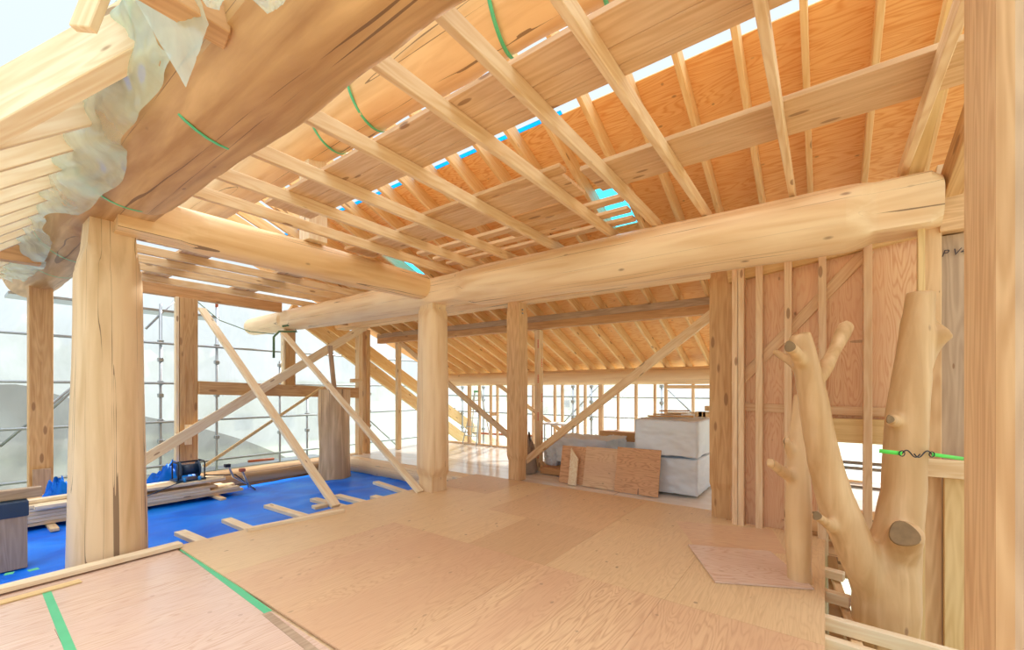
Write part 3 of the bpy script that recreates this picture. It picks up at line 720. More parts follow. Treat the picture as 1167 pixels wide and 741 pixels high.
timber('wall_header', at(830, 316, X=WX-.02), at(1045, 262, X=WX-.02), .10, .15, 'yellow', 'c', label='sloping squared header above the studs behind the long log', cat='roof beam')

# open floor joists lower right
def fj(p, q_, z, w, h, mat, lab): timber('floor_joist', at(*p, Z=z), at(*q_, Z=z), w, h, mat, 't', label=lab, cat='joist')
fj((925, 697), (1100, 745), -.02, .06, .09, 'pale', 'nearest long open floor joist in front of the forked trunk')
fj((925, 720), (1060, 762), -.02, .06, .09, 'pale', 'open floor joist at the bottom edge of the photo')
fj((915, 665), (969, 680), -.02, .07, .08, 'pale', 'short open floor joist ending left of the forked trunk')
fj((912, 640), (962, 653), -.03, .08, .07, 'pale', 'farther short open floor joist beside the thin round post')
fj((951, 655), (982, 748), -.12, .06, .08, 'spruce', 'lower cross joist running under the open floor joists')
timber('floor_edge_beam', (2.7, -.06, -.55), (5.3, -.06, -.55), .08, .40, 'logdark', 'b', label='dark edge beam under the open floor edge', cat='beam')
timber('floor_sill', (3.2, -1.15, -.80), (5.2, -.75, -.80), .3, .14, 'grey', 'c', label='grey sill timber under the corner posts, bottom right', cat='beam')
# joists over the tarp
jt = [((205, 604), (238, 618), 'short pale joist end nearest the long loose plank'), ((258, 590), (292, 604), 'second pale joist end over the tarp, left of the edge batten'),
      ((305, 574), (352, 588), 'pale joist end over the tarp beside the joint of the tarps'), ((357, 567), (412, 581), 'pale joist end left of the leaning brace foot'),
      ((384, 563), (436, 576), 'pale joist end right of the leaning brace foot'), ((425, 564), (456, 571), 'short pale joist end in front of the second brace foot'),
      ((428, 548), (474, 563), 'long pale joist end reaching the second brace foot'), ((477, 547), (500, 553), 'pale joist end behind the round centre post'),
      ((518, 542), (547, 550), 'pale joist end between the round and the square centre posts'), ((546, 541), (566, 545), 'shortest pale joist end beside the square centre post')]
for p, q_, lab in jt:
    a, b = at(*p, Z=-.005), at(*q_, Z=-.005)
    d = (b-a).normalized(); a2 = Vector((a.x, a.y, -.012)); b2 = Vector((b.x+d.x*.1, b.y+d.y*.1, -.012))
    timber('tarp_joist', a2, b2, .105, .045, 'pale', 't', label=lab, cat='joist')
timber('under_support', (-1.2, 5.06, -.16), (5.5, 5.06, -.16), .10, .22, 'brown', 'c', label='brown edge beam along the tarp side of the floor', cat='beam')
timber('edge_batten', at(281, 604, Z=.03), at(392, 582, Z=.03), .06, .04, 'pale', 'c', label='pale batten lying along the tarp edge of the floor', cat='batten')
timber('scrap_block', at(357, 577, Z=-.01), at(372, 574, Z=-.01), .12, .04, 'pale', 't', label='small pale offcut beside the leaning brace foot', cat='board')
timber('loose_plank', at(-20, 677, Z=.035), at(206, 620, Z=.035), .11, .04, 'pale', 'c', label='long pale plank lying on the floor in front of the tapered post', cat='plank')
timber('loose_plank', at(-20, 694, Z=.0), at(92, 663, Z=.0), .08, .014, 'yellow', 'b', label='yellowish plank tucked under the long pale plank at the left edge', cat='plank')

# ================================================================== LEFT: timber stack, reel, sawhorse
SY0, SY1 = 8.05, 8.62
stack = []
zc = TZ+.08
lay = [(1, .2, 3.2), (2, -.6, 3.12), (3, -.8, 2.75), (4, -.6, 2.7), (5, -1.0, 2.2), (6, -.9, 2.85)]
k = 0
for li, (n, xa, xb) in enumerate(lay):
    for r in range(4 if li < 4 else 3):
        y = SY0+.07+.145*r
        e = random.uniform(-.12, .12); e0 = random.uniform(-.2, .2)
        timber('stacked_plank', (xa-1.0+e0, y, zc), (xb+e-(.5 if li == 4 and r < 2 else 0), y+random.uniform(-.01, .01), zc), .138, .042, 'pale' if (li+r) % 3 else 'spruce', 'b',
               label=f'pale plank in the stack on the blue tarp, {["lowest", "second", "third", "fourth", "fifth", "top"][li]} layer, {ORD[r]} from the front', cat='plank', group='planks stacked on the tarp')
        k += 1
    zc += .045
timber('long_plank', (-2.2, 8.1, zc+.002), (1.55, 8.25, zc+.002), .12, .045, 'pale', 'b', label='long plank lying loose on top of the left end of the stack', cat='plank')
timber('short_plank', (.75, 8.0, zc-.05), (1.5, 8.02, zc-.05), .10, .045, 'pale', 'b', label='short white-topped plank on the front of the stack', cat='plank')
for x in (.9, 2.75):
    timber('bearer', (x, 7.75, TZ+.035), (x, 8.62, TZ+.035), .08, .04, 'spruce', 'b', label='bearer poking out under the front of the plank stack, ' + ('hidden behind the tapered post' if x < 2 else 'right of the tapered post'), cat='board')
# grey post stub with a black metal cap
q = at(11, 650, Z=TZ)
o = timber('post_stub', (q.x, q.y, TZ+.02), (q.x, q.y, TZ+.66), .22, .22, 'grey', 'c', (0, 1, 0), label='grey weathered post stub with a black metal cap at the left edge', cat='post stub')
cap = link('metal_cap', box_bm(-.118, .118, -.118, .118, 0, .15, .006), M['navy'], o, Matrix.Translation((q.x, q.y, TZ+.54)))
timber('cap_board', (q.x-.5, q.y+.05, TZ+.70), (q.x+.22, q.y+.02, TZ+.70), .10, .10, 'grey', 'b', label='grey board lying on the metal-capped post stub', cat='board')
# cord reel
q = at(212, 545, Y=8.4); zt = zc+.0
rl = empty('cord_reel', (q.x, 8.3, zt), label='dark cable reel with a wheeled frame sitting on the plank stack', cat='cable reel')
def cyl(name, a, b, r, mat, par, seg=28): return tube(name, [a, b], r, mat, par, seg)
c0 = Vector((q.x, 8.3, zt))
cyl('drum', c0+Vector((-.10, 0, .17)), c0+Vector((.12, 0, .17)), .085, 'navy', rl)
for s in (-.12, .13): cyl('drum_flange', c0+Vector((s-.008, 0, .17)), c0+Vector((s+.008, 0, .17)), .135, 'navy', rl)
for s in (-.17, .18):
    tube('handle_frame', [c0+Vector((s, -.14, .02)), c0+Vector((s, -.15, .26)), c0+Vector((s, -.12, .30)), c0+Vector((s, .12, .30)), c0+Vector((s, .15, .26)), c0+Vector((s, .14, .02))], .010, 'black', rl)
tube('handle', [c0+Vector((-.17, 0, .30)), c0+Vector((.18, 0, .30))], .014, 'black', rl)
boxw('base_tray', q.x-.20, q.x+.20, 8.14, 8.46, zt+.005, zt+.03, 'navy', parent=rl)
for s in (-.1, .1): cyl('wheel', c0+Vector((s-.015, -.17, .035)), c0+Vector((s+.015, -.17, .035)), .035, 'bluetape', rl, 18)
pts = [c0+Vector((-.05, -.16, .03)), c0+Vector((-.25, -.24, -.0)), c0+Vector((-.5, -.30, -.07)), c0+Vector((-.62, -.32, -.10))]
tube('power_cord', pts, .008, 'navy', None, 8, label='short blue power cord with plug in front of the cable reel', cat='cord')
pts = [c0+Vector((.2, -.05, .05)), at(268, 541, Y=8.2), at(283, 552, Z=TZ+.06), at(291, 558, Z=TZ+.05)]
tube('cable', pts, .010, 'black', None, 8, label='black cable running from the reel past the end of the stack', cat='cord')
# folding steel stand by stack end
fs = empty('saw_stand', at(275, 556, Z=TZ), label='folded grey metal stand legs beside the end of the stack', cat='stand')
b0 = at(268, 556, Z=TZ+.02)
for p, q2 in (((260, 531), (266, 544)), ((266, 544), (283, 552)), ((276, 537), (284, 556))):
    timber('stand_leg', at(*p, Y=8.1), at(*q2, Y=8.1), .05, .025, 'alu', 'c', parent=fs)
for p in ((259, 531), (276, 536)):
    link('rubber_foot', box_bm(-.04, .04, -.04, .04, -.025, .03, .006), M['black' if p[0] < 270 else 'rust'], fs, Matrix.Translation(at(*p, Y=8.1)))
# crumpled blue tarp heaps
def heap(name, c, r, h, mat, seed, lab, cat, n=26, sq=1.0):
    bm = bmesh.new(); rings = []
    for i in range(n//2+1):
        f = i/(n//2); ring = []
        for k in range(n):
            th = 2*PI*k/n
            rr = r*f*(1+.25*noise.noise(Vector((math.cos(th)*1.5, math.sin(th)*1.5, seed))))
            z = h*(1-f**2)*(1+.5*noise.noise(Vector((f*4+seed, math.cos(th)*3, math.sin(th)*3))))+.02*noise.noise(Vector((th*5, f*9, seed)))
            ring.append(bm.verts.new((rr*math.cos(th), rr*math.sin(th)*sq, max(0, z))))
        rings.append(ring)
    for i in range(len(rings)-1):
        for k in range(n): bm.faces.new((rings[i][k], rings[i+1][k], rings[i+1][(k+1) % n], rings[i][(k+1) % n]))
    bmesh.ops.remove_doubles(bm, verts=bm.verts, dist=.0005)
    bmesh.ops.recalc_face_normals(bm, faces=bm.faces)
    return tag(link(name, bm, M[mat], None, Matrix.Translation(c), True), lab, cat)
heap('tarp_heap', (at(195, 530, Y=8.75).x, 8.72, TZ+.02), .5, .50, 'tarp', 2, 'crumpled blue tarp heap behind the cable reel', 'tarp', sq=.3)
heap('tarp_heap', (at(66, 530, Y=8.75).x, 8.75, TZ+.02), .28, .46, 'tarp', 5, 'small crumpled blue tarp left of the tapered post', 'tarp', sq=.4)

# ================================================================== FAR ROOM: stud wall, bundles, panels, ladder
FX = 8.9
fst = [(535, .12), (546.5, .07), (559.5, .06), (567, .06), (608, .07), (632.5, .06), (641, .06), (658.5, .06), (667, .06), (685, .13), (704.5, .06), (725, .07), (746.5, .06), (759, .07), (790, .06)]
for i, (px, w) in enumerate(fst):
    q = at(px, 500, X=FX)
    timber('far_stud', (FX, q.y, 0), (FX, q.y, 1.68), w*.75, .08, 'stud', 'c', (1, 0, 0), label=f'stud of the far open wall under the eave log, {ORD[i]} from the left', cat='stud', group='studs of the far open wall')
timber('bottom_plate', (FX, -.5, 0), (FX, 9.0, 0), .1, .04, 'stud', 'b', label='bottom plate of the far open stud wall', cat='plate')
timber('header_board', at(757, 441, X=FX-.08), at(830, 441, X=FX-.08), .05, .07, 'spruce', 'c', label='header board at the right of the far open stud wall', cat='board')
for (p, q2, lab) in (((559, 472), (568, 472), 'short blocking between two far studs beside the ladder'), ((607, 476), (618, 476), 'short blocking beside the red-stamped post')):
    timber('blocking', at(*p, X=FX), at(*q2, X=FX), .05, .09, 'spruce', 'c', label=lab, cat='block')
# wrapped bundles
def wrapped(name, x0, x1, y0, y1, z0, z1, seed, lab, amp=.02, n=22):
    bm = bmesh.new(); bmesh.ops.create_cube(bm, size=1)
    bmesh.ops.subdivide_edges(bm, edges=bm.edges, cuts=n, use_grid_fill=True)
    sx, sy, sz = x1-x0, y1-y0, z1-z0
    for v in bm.verts:
        p = v.co.copy(); q3 = Vector((p.x*sx, p.y*sy, (p.z+.5)*sz))
        nn = noise.noise(q3*3+Vector((seed, 0, 0)))+.6*noise.noise(q3*9+Vector((0, seed, 0)))+.4*abs(noise.noise(q3*16))
        dirv = Vector((p.x, p.y, p.z)); m = max(abs(dirv.x), abs(dirv.y), abs(dirv.z))
        d = Vector((dirv.x if abs(dirv.x) > .49 else 0, dirv.y if abs(dirv.y) > .49 else 0, dirv.z if abs(dirv.z) > .49 else 0))
        if d.length > 0: q3 += d.normalized()*amp*(nn+.5*noise.noise(q3*28))
        q3.z = max(q3.z, 0); v.co = q3
    return tag(link(name, bm, M['wrap'], None, Matrix.Translation(((x0+x1)/2, (y0+y1)/2, z0)), True), lab, 'wrapped bundle')
wrapped('wrapped_bundle', 6.25, 8.2, 1.42, 2.2, .03, .53, 3, 'lower of two stacked white plastic-wrapped bundles behind the right square post')
wrapped('wrapped_bundle', 6.18, 8.2, 1.40, 2.28, .57, 1.07, 9, 'upper of two stacked white plastic-wrapped bundles behind the right square post')
for i in range(2):
    boxw('bundle_bearer', 6.5+i*1.2, 6.58+i*1.2, 1.45, 2.15, .0, .03, 'spruce', label=f'bearer under the lower wrapped bundle, {"front" if i == 0 else "rear"} one', cat='board')
for i, (p, q2, lab) in enumerate((((738, 476), (790, 481), 'long thin offcut'), ((745, 475), (775, 474), 'short brown offcut'), ((760, 478), (800, 477), 'middle thin offcut'), ((752, 477.5), (785, 478.5), 'dark thin offcut'))):
    z = 1.10+.022*i
    timber('offcut_board', at(p[0], p[1], X=6.45+.12*i)*Vector((1, 1, 0)) + Vector((0, 0, z)), at(q2[0], q2[1], X=6.45+.12*i+.25)*Vector((1, 1, 0)) + Vector((0, 0, z)), .09, .02, ('brownpost', 'walk', 'spruce', 'brown')[i], 'b', label=lab+' lying on top of the wrapped bundles', cat='board')
for i, (px, py) in enumerate(((801, 474), (808, 470), (806, 478), (812, 476), (797, 479))):
    q = at(px, py, X=6.9+.15*(i % 2)); zz = 1.10 if i != 1 else 1.185
    boxw('wood_block', q.x-.06, q.x+.06, q.y-.05, q.y+.05, zz, zz+.075, 'spruce', label=f'{["left", "topmost", "front", "right", "lowest left"][i]} wood block of the small pile on the wrapped bundles', cat='block')
# leaning plywood panels
def panel(p_bl, p_br, hgt, lean, th, mat, lab, name='leaning_panel', base=0., xb=6.02):
    bl, br = Vector((at(*p_bl, X=xb).x, at(*p_bl, X=xb).y, base)), Vector((at(*p_br, X=xb).x, at(*p_br, X=xb).y, base))
    a = bl; L = (br-bl).length; xd = (br-bl).normalized(); zd = Vector((math.sin(lean), 0, math.cos(lean))); zd = (zd-xd*zd.dot(xd)).normalized(); yd = zd.cross(xd)
    m = Matrix((xd, yd, zd)).transposed().to_4x4(); m.translation = a
    o = link(name, box_bm(0, L, -th/2, th/2, 0, hgt, .001), M[mat], None, m)
    return tag(o, lab, 'plywood panel')
panel((637, 548), (676, 556), .60, .22, .012, 'plylean', 'leftmost leaning plywood panel behind the white board', xb=6.08)
panel((664, 555), (706, 564), .62, .22, .012, 'plypink', 'middle leaning plywood panel with a yellow top edge', xb=6.04)
panel((700, 563), (750, 570), .66, .22, .014, 'plylean', 'rightmost leaning plywood panel with dark knots', xb=6.00)
def white_board():
    o0 = at(647, 551, X=5.99); o0.z = 0
    bm = bmesh.new(); pr2 = [(0, 0), (-.14, 0), (-.14, .42), (0, .58)]
    lo = [bm.verts.new((0, y, z)) for y, z in pr2]; hi = [bm.verts.new((.03, y, z)) for y, z in pr2]
    bm.faces.new(lo); bm.faces.new(hi[::-1])
    for k in range(4): bm.faces.new((lo[k], hi[k], hi[(k+1) % 4], lo[(k+1) % 4]))
    bmesh.ops.recalc_face_normals(bm, faces=bm.faces)
    m = Matrix.Translation(o0) @ Matrix.Rotation(.19, 4, 'Y')
    tag(link('white_board', bm, M['pale'], None, m), 'white board with a slanted top leaning on the plywood panels', 'board')
white_board()
wrapped('wrapped_pile', 6.6, 7.4, 2.9, 3.9, .22, .66, 15, 'crumpled white wrapped pile behind the leaning panels', .05)
wrapped('wrapped_pile', 6.75, 7.3, 3.98, 4.2, .12, .50, 25, 'small crumpled white wrapped pile beside the red-stamped post', .05)
boxw('pile_base', 6.5, 7.5, 2.95, 4.15, 0.0, .12, 'brown', label='brown timber base under the crumpled wrapped piles', cat='board')
boxw('pile_base', 6.6, 7.4, 2.95, 3.7, .12, .2, 'brown', label='second brown timber base under the crumpled wrapped pile', cat='board')
boxw('cardboard_box', 7.6, 8.0, 2.55, 3.5, .55, .72, 'orange', label='low brown box with a green edge behind the white pile', cat='box')
boxw('box_stand', 7.6, 8.0, 2.6, 3.45, 0, .55, 'wrap', label='white wrapped block under the low brown box', cat='wrapped bundle')
# cloth draped beside centre post
heap('draped_cloth', (at(598, 540, Z=0).x+.15, at(598, 540, Z=0).y+.0, 0), .22, .62, 'cloth', 12, 'grey brown cloth heap hanging beside the centre square post', 'cloth', sq=.5)
# small work stand
ws = empty('work_stand', (8.2, 4.75, 0), label='small work stand with papers behind the red-stamped post', cat='table')
boxw('table_top', 8.0, 8.4, 4.4, 5.1, .74, .78, 'white', parent=ws)
for x in (8.05, 8.35):
    for y in (4.48, 5.02): tube('leg', [(x, y, 0), (x, y, .74)], .015, 'steel', ws)
# step ladder
lad = empty('step_ladder', at(540, 507, Z=0), label='aluminium step ladder standing open by the far stud wall', cat='ladder')
lb = [at(525, 505, Z=0), at(542, 508, Z=0)]; zt = 1.42
la, lc = Vector((8.15, 7.75, 0)), Vector((8.0, 7.40, 0))
la, lc = at(527, 506, Z=0), at(543, 508, Z=0)
ta, tc = at(541, 447, X=la.x+.25), at(548, 446, X=lc.x+.25)
ends = [(la, ta), (lc, tc)]
for p, q2 in ends: timber('ladder_rail', p, q2, .045, .025, 'alu', parent=lad)
for k in range(1, 6):
    f = k/6
    timber('ladder_step', la.lerp(ta, f), lc.lerp(tc, f), .05, .02, 'alu', parent=lad)
for p, t_ in ((la+Vector((.75, .35, 0)), ta), (lc+Vector((.75, .1, 0)), tc)): timber('rear_rail', p, t_, .035, .02, 'alu', parent=lad)
link('ladder_top', box_bm(-.06, .06, -.10, .10, -.02, .03, .004), M['green'], lad, Matrix.Translation((ta+tc)/2))

# ================================================================== TREE TRUNKS
def remeshed(name, tubes, mat, voxel=.016, **kw):
    """several tapered limbs fused into one continuous surface"""
    o0 = Vector(tubes[0][0][0]); bm = bmesh.new()
    for pts, rad in tubes:
        P2 = []; R2 = []
        pts = [Vector(p)-o0 for p in pts]
        for i in range(len(pts)-1):
            for k in range(6):
                f = k/6
                P2.append(pts[i].lerp(pts[i+1], f)); R2.append(rad[i]*(1-f)+rad[i+1]*f)
        P2.append(pts[-1]); R2.append(rad[-1])
        sm = [P2[0]]+[(P2[i-1]+P2[i]*2+P2[i+1])/4 for i in range(1, len(P2)-1)]+[P2[-1]]
        sm = [sm[0]]+[(sm[i-1]+sm[i]*2+sm[i+1])/4 for i in range(1, len(sm)-1)]+[sm[-1]]
        tube_bm(sm, 0, 20, bm, R2)
    bmesh.ops.recalc_face_normals(bm, faces=bm.faces)
    o = link(name+'_tmp', bm, M[mat])
    m = o.modifiers.new('r', 'REMESH'); m.mode = 'VOXEL'; m.voxel_size = voxel; m.use_smooth_shade = True
    s = o.modifiers.new('s', 'SMOOTH'); s.factor = .6; s.iterations = 5
    bpy.context.view_layer.update()
    me = bpy.data.meshes.new_from_object(o.evaluated_get(bpy.context.evaluated_depsgraph_get()))
    bpy.data.objects.remove(o)
    # turn local X up so the wood grain runs along the trunk
    me.transform(Matrix.Rotation(PI/2, 4, 'Y'))
    for v in me.vertices:
        n = noise.noise(v.co*4)*.008+noise.noise(v.co*11)*.003
        v.co += v.normal*n
    for p in me.polygons: p.use_smooth = True
    ob = bpy.data.objects.new(name, me); col.objects.link(ob)
    ob.matrix_world = Matrix.Translation(o0) @ Matrix.Rotation(-PI/2, 4, 'Y')
    return tag(ob, **kw)
D = 2.95
def tp(px, py, d=D): return at(px, py, d=d)
def rad(wpx, d=D): return wpx/2*d/FPX*.79
tree = remeshed('forked_trunk', [
    ([tp(1008, 790), tp(1008, 735), tp(1009, 690), tp(1010, 650), tp(1022, 610), tp(1030, 560), tp(1031, 520), tp(1034, 470), tp(1040, 420), tp(1045, 370), tp(1049, 333)],
     [rad(80), rad(76), rad(78), rad(74), rad(58), rad(50), rad(50), rad(48), rad(42), rad(37), rad(33)]),
    ([tp(1008, 700), tp(990, 655), tp(968, 610), tp(948, 560), tp(936, 510), tp(928, 465), tp(922, 430), tp(916, 400), tp(911, 381)],
     [rad(56), rad(54), rad(50), rad(46), rad(40), rad(38), rad(34), rad(30), rad(27)]),
    ([tp(1045, 425), tp(1056, 398), tp(1067, 383, D-.05), tp(1079, 376, D-.08)], [rad(30), rad(27), rad(27), rad(29)]),
    ([tp(928, 440), tp(940, 420, D+.1), tp(953, 396, D+.2), tp(965, 371, D+.3)], [rad(20), rad(20), rad(20), rad(21)]),
    ([tp(916, 418), tp(906, 402, D-.1), tp(900, 396, D-.16)], [rad(20), rad(16), rad(17)]),
    ([tp(912, 420), tp(895, 408, D+.12), tp(881, 400, D+.2)], [rad(14), rad(13), rad(11)]),
    ([tp(955, 605), tp(940, 595, D-.1), tp(932, 589, D-.16)], [rad(18), rad(14), rad(14)]),
    ([tp(1020, 480), tp(1015, 478, D-.2)], [rad(22), rad(13)]),
    ([tp(1030, 545), tp(1050, 546, D)], [rad(20), rad(6)]),
    ([tp(1015, 640), tp(1030, 618, D-.12), tp(1034, 606, D-.2)], [rad(60), rad(42), rad(36)]),
    ([tp(1022, 700), tp(1036, 650), tp(1042, 615)], [rad(50), rad(30), rad(14)]),
], 'treeknot', label='natural forked tree trunk with cut branch stubs standing in the open floor at right', cat='tree trunk')
def disc(name, c, n, r, mat, par, th=.004, sq=1.0, seg=22):
    bm = bmesh.new(); n = Vector(n).normalized(); u = n.orthogonal().normalized(); w_ = n.cross(u)
    lo = [bm.verts.new(r*(math.cos(2*PI*k/seg)*u+sq*math.sin(2*PI*k/seg)*w_)*(1+.08*math.sin(3*2*PI*k/seg))) for k in range(seg)]
    hi = [bm.verts.new(v.co*.94+n*th) for v in lo]
    bm.faces.new(lo[::-1]); bm.faces.new(hi)
    for k in range(seg): bm.faces.new((lo[k], lo[(k+1) % seg], hi[(k+1) % seg], hi[k]))
    bmesh.ops.recalc_face_normals(bm, faces=bm.faces)
    return link(name, bm, M[mat], par, Matrix.Translation(c))
cw = Vector((-CA, -SA, 0))
disc('cut_knot', tp(1030, 609, D-.27), (-.9, -.1, .35), rad(32), 'endgrain', tree, .012).__setitem__('label', 'large dark cut knot')
for px, py, dd, r_ in ((900, 395, D-.175, 15), (931, 588, D-.18, 12), (1014, 478, D-.215, 11)):
    disc('branch_stub_face', tp(px, py, dd), cw, rad(r_), 'endgrain', tree, .006)
q = at(911, 664, Z=0.0); D2 = q.x*CA+q.y*SA
remeshed('thin_trunk_post', [
    ([at(912, 700, d=D2), at(911, 660, d=D2), at(910, 610, d=D2), at(909, 560, d=D2), at(911, 520, d=D2), at(914, 480, d=D2+.02), at(917, 450, d=D2+.03)],
     [rad(33, D2), rad(32, D2), rad(33, D2), rad(32, D2), rad(31, D2), rad(28, D2), rad(26, D2)]),
    ([at(903, 545, d=D2), at(888, 535, d=D2-.1), at(877, 526, d=D2-.15)], [rad(20, D2), rad(15, D2), rad(13, D2)]),
    ([at(904, 520, d=D2), at(895, 500, d=D2-.06)], [rad(16, D2), rad(9, D2)]),
], 'tree', label='thin smooth round trunk post with small stubs left of the forked trunk', cat='trunk post')
# ratchet strap
s0 = tp(1002, 514, D-.16); s1 = tp(1028, 517, D-.20); s2 = tp(1062, 518, D-.14); s3 = at(1098, 523, d=2.95)
def ribbon(name, pts, w, mat, par=None, th=.003, up=(0, 0, 1), **kw):
    pts = [Vector(p) for p in pts]; o0 = pts[0].copy(); bm = bmesh.new(); prev = None
    for i, p in enumerate(pts):
        d = (pts[min(i+1, len(pts)-1)]-pts[max(i-1, 0)]).normalized(); u = Vector(up); u = (u-d*u.dot(d)).normalized(); n = d.cross(u)
        r4 = [bm.verts.new(p-o0+u*w/2*a_+n*th/2*b_) for a_, b_ in ((1, 1), (1, -1), (-1, -1), (-1, 1))]
        if prev:
            for k in range(4): bm.faces.new((prev[k], prev[(k+1) % 4], r4[(k+1) % 4], r4[k]))
        else: bm.faces.new(r4[::-1])
        prev = r4
    bm.faces.new(prev); bmesh.ops.recalc_face_normals(bm, faces=bm.faces)
    return tag(link(name, bm, M[mat], par, Matrix.Translation(o0), True), **kw)
st_ = empty('ratchet_strap', s0, label='bright green strap with black hooks tied round the forked trunk', cat='strap')
ribbon('strap_webbing', [s0, s0.lerp(s1, .5), s1], .026, 'neon', st_)
ribbon('strap_webbing', [s2, s2.lerp(s3, .5), s3], .024, 'neon', st_)
def hook(a, b, flip):
    pts = []
    L = b-a; side = Vector((0, 0, 1))
    for k in range(17):
        f = k/16; pts.append(a+L*f+side*.022*math.sin(2*PI*f)*flip)
    tube('hook', pts, .004, 'black', st_, 8)
hook(s1, s1.lerp(s2, .6), 1); hook(s1.lerp(s2, .4), s2, -1)
for q2 in (s1, s2): tube('ring', [q2+Vector((math.cos(t)*SA*.018, -math.cos(t)*CA*.018, math.sin(t)*.018)) for t in [2*PI*k/12 for k in range(13)]], .003, 'black', st_, 6)

# ================================================================== BANDS AND FILM
def band(cx_, cz, r, y, th0, th1, tilt, w, lab, parent=None, mat='green'):
    pts = []
    for k in range(25):
        t = th0+(th1-th0)*k/24
        pts.append((cx_+math.cos(t)*r, y+tilt*math.cos(t), cz+math.sin(t)*r))
    return ribbon('binding_band', pts, w, mat, None, .002, (0, 1, 0), label=lab, cat='band')
band(BX, BZ, .385, 2.75, PI*.8, PI*1.95, .12, .022, 'green band round the largest log beside the bright plastic fold')
band(BX, BZ, .362, 4.35, PI*.8, PI*1.95, -.05, .020, 'green band round the largest log just before the tapered post')
band(BX, BZ, .345, 6.7, PI*.8, PI*1.8, .15, .018, 'green band round the largest log behind the tapered post')
band(BX, BZ, .342, 7.8, PI*.8, PI*1.8, .10, .018, 'green band round the far end of the largest log')
for y, lab in ((1.15, 'first'), (1.95, 'second'), (3.6, 'third'), (4.3, 'fourth')):
    band(2.55, 4.45, .372-.01*y*.6, y, PI*.75, PI*1.72, .10, .03, f'green band hanging round the ridge log, {lab} from the right')
tube('green_rope', [at(322, 372, Y=YW-.2), at(334, 370, Y=YW-.2), at(338, 378, Y=YW-.2), at(318, 378, Y=YW-.2), at(312, 384, Y=YW-.2), at(312, 408, Y=YW-.2)], .022, 'green_rope', None, 8, label='dark green rope knotted round the long log end at the left wall', cat='rope')
tube('sagging_cord', [at(225, 344, Y=YW+.3), at(250, 365, Y=YW+.3), at(285, 378, Y=YW+.2), at(314, 381, Y=YW-.1)], .008, 'green_rope', None, 6, label='thin green cord sagging from the wide post to the knotted rope', cat='rope')
# crumpled clear film wrapped along the left flank of the large log
def film():
    bm = bmesh.new(); ny, nt_ = 240, 40; g = []
    for i in range(ny+1):
        y = 2.35+(9.4-2.35)*i/ny; row = []
        lo = PI*(1.32+.02*math.sin(y*1.9)+.05*noise.noise(Vector((y*1.7, 2, 2)))-.10*max(0, 3-y)-.2*max(0, noise.noise(Vector((y*.8, 8, 8)))))
        for j in range(nt_+1):
            t = PI*.80+(lo-PI*.80)*j/nt_
            n = noise.noise(Vector((y*1.6, t*1.4, 5)))*.03+abs(noise.noise(Vector((y*2.4+t*3.2, t*.9-y*.3, 1))))*.075+abs(noise.noise(Vector((y*5-t*4, t*1.2+y*.6, 3))))*.03
            r = .372-.007*y+.03+n+.06*min(1, max(0, (y-2.6)/1.2))*math.sin((t-PI*.80)/(lo-PI*.80)*PI)
            row.append(bm.verts.new((math.cos(t)*r, y, math.sin(t)*r)))
        g.append(row)
    for i in range(ny):
        for j in range(nt_): bm.faces.new((g[i][j], g[i+1][j], g[i+1][j+1], g[i][j+1]))
    o = link('protective_film', bm, M['film'], None, Matrix.Translation((BX, 0, BZ)), True)
    return tag(o, 'crumpled translucent greenish film wrapped along the left side of the largest log', 'plastic film')
film()
def flap(quad, lab, n=18, amp=.02, sag=.0):
    q = [Vector(p) for p in quad]; o0 = q[0].copy(); bm = bmesh.new(); g = []
    for i in range(n+1):
        row = []
        for j in range(n+1):
            u, v = i/n, j/n
            p = q[0]*(1-u)*(1-v)+q[1]*u*(1-v)+q[2]*u*v+q[3]*(1-u)*v
            p = p+Vector((.5, .5, .3))*amp*(noise.noise(Vector((u*4, v*4, 2)))+.5*noise.noise(Vector((u*11, v*9, 6))))
            row.append(bm.verts.new(p-o0))
        g.append(row)
    for i in range(n):
        for j in range(n): bm.faces.new((g[i][j], g[i+1][j], g[i+1][j+1], g[i][j+1]))
    return tag(link('film_flap', bm, M['film'], None, Matrix.Translation(o0), True), lab, 'plastic film')
flap([at(136, -30, d=1.75), at(218, -30, d=1.6), at(238, 28, d=1.62), at(212, 100, d=1.72)], 'smooth hanging flap of clear film in the top left', amp=.02)
flap([at(216, -20, d=1.5), at(262, -20, d=1.45), at(250, 12, d=1.5), at(236, 8, d=1.52)], 'small film end hanging over the brown stub beam', amp=.02)
flap([at(262, -25, d=1.45), at(345, -25, d=1.35), at(322, 6, d=1.42), at(305, 16, d=1.45)], 'folded film corner over the top of the largest log', amp=.02)

# ================================================================== SCAFFOLD AND NETTING
def pole(x, y, z0, z1, lab, red=False, couplers=()):
    o = tube('scaffold_pole', [(x, y, z0), (x, y, z1)], .024, 'steel', None, 12, label=lab, cat='scaffold pole', group='scaffold poles outside')
    for z in couplers: link('coupler', box_bm(-.045, .045, -.045, .045, -.04, .04, .01), M['steel'], o, Matrix.Translation((x, y, z)))
    if red: tube('red_sleeve', [(x, y, z1-.02), (x, y, z1+.25)], .028, 'rust', o, 12)
SYY = YW+1.5
for i, (px, z1, red, lab) in enumerate(((247, 3.3, True, 'pole with couplers right of the wide grooved post'), (319, 2.2, False, 'pole under the end of the long log'), (350, 1.3, True, 'red-topped pole left of the stained trunk'), (421, 3.4, False, 'pole right of the leaning rake rafters'), (183, 3.2, False, 'pole behind the wide grooved post'), (-40, 3.2, False, 'pole at the far left edge'))):
    q = at(px, 445, Y=SYY)
    pole(q.x, SYY, -3, z1, f'grey scaffold {lab}', red, [z for z in (.5, .9, 1.4, 1.65, 2.1, 2.45) if z < z1])
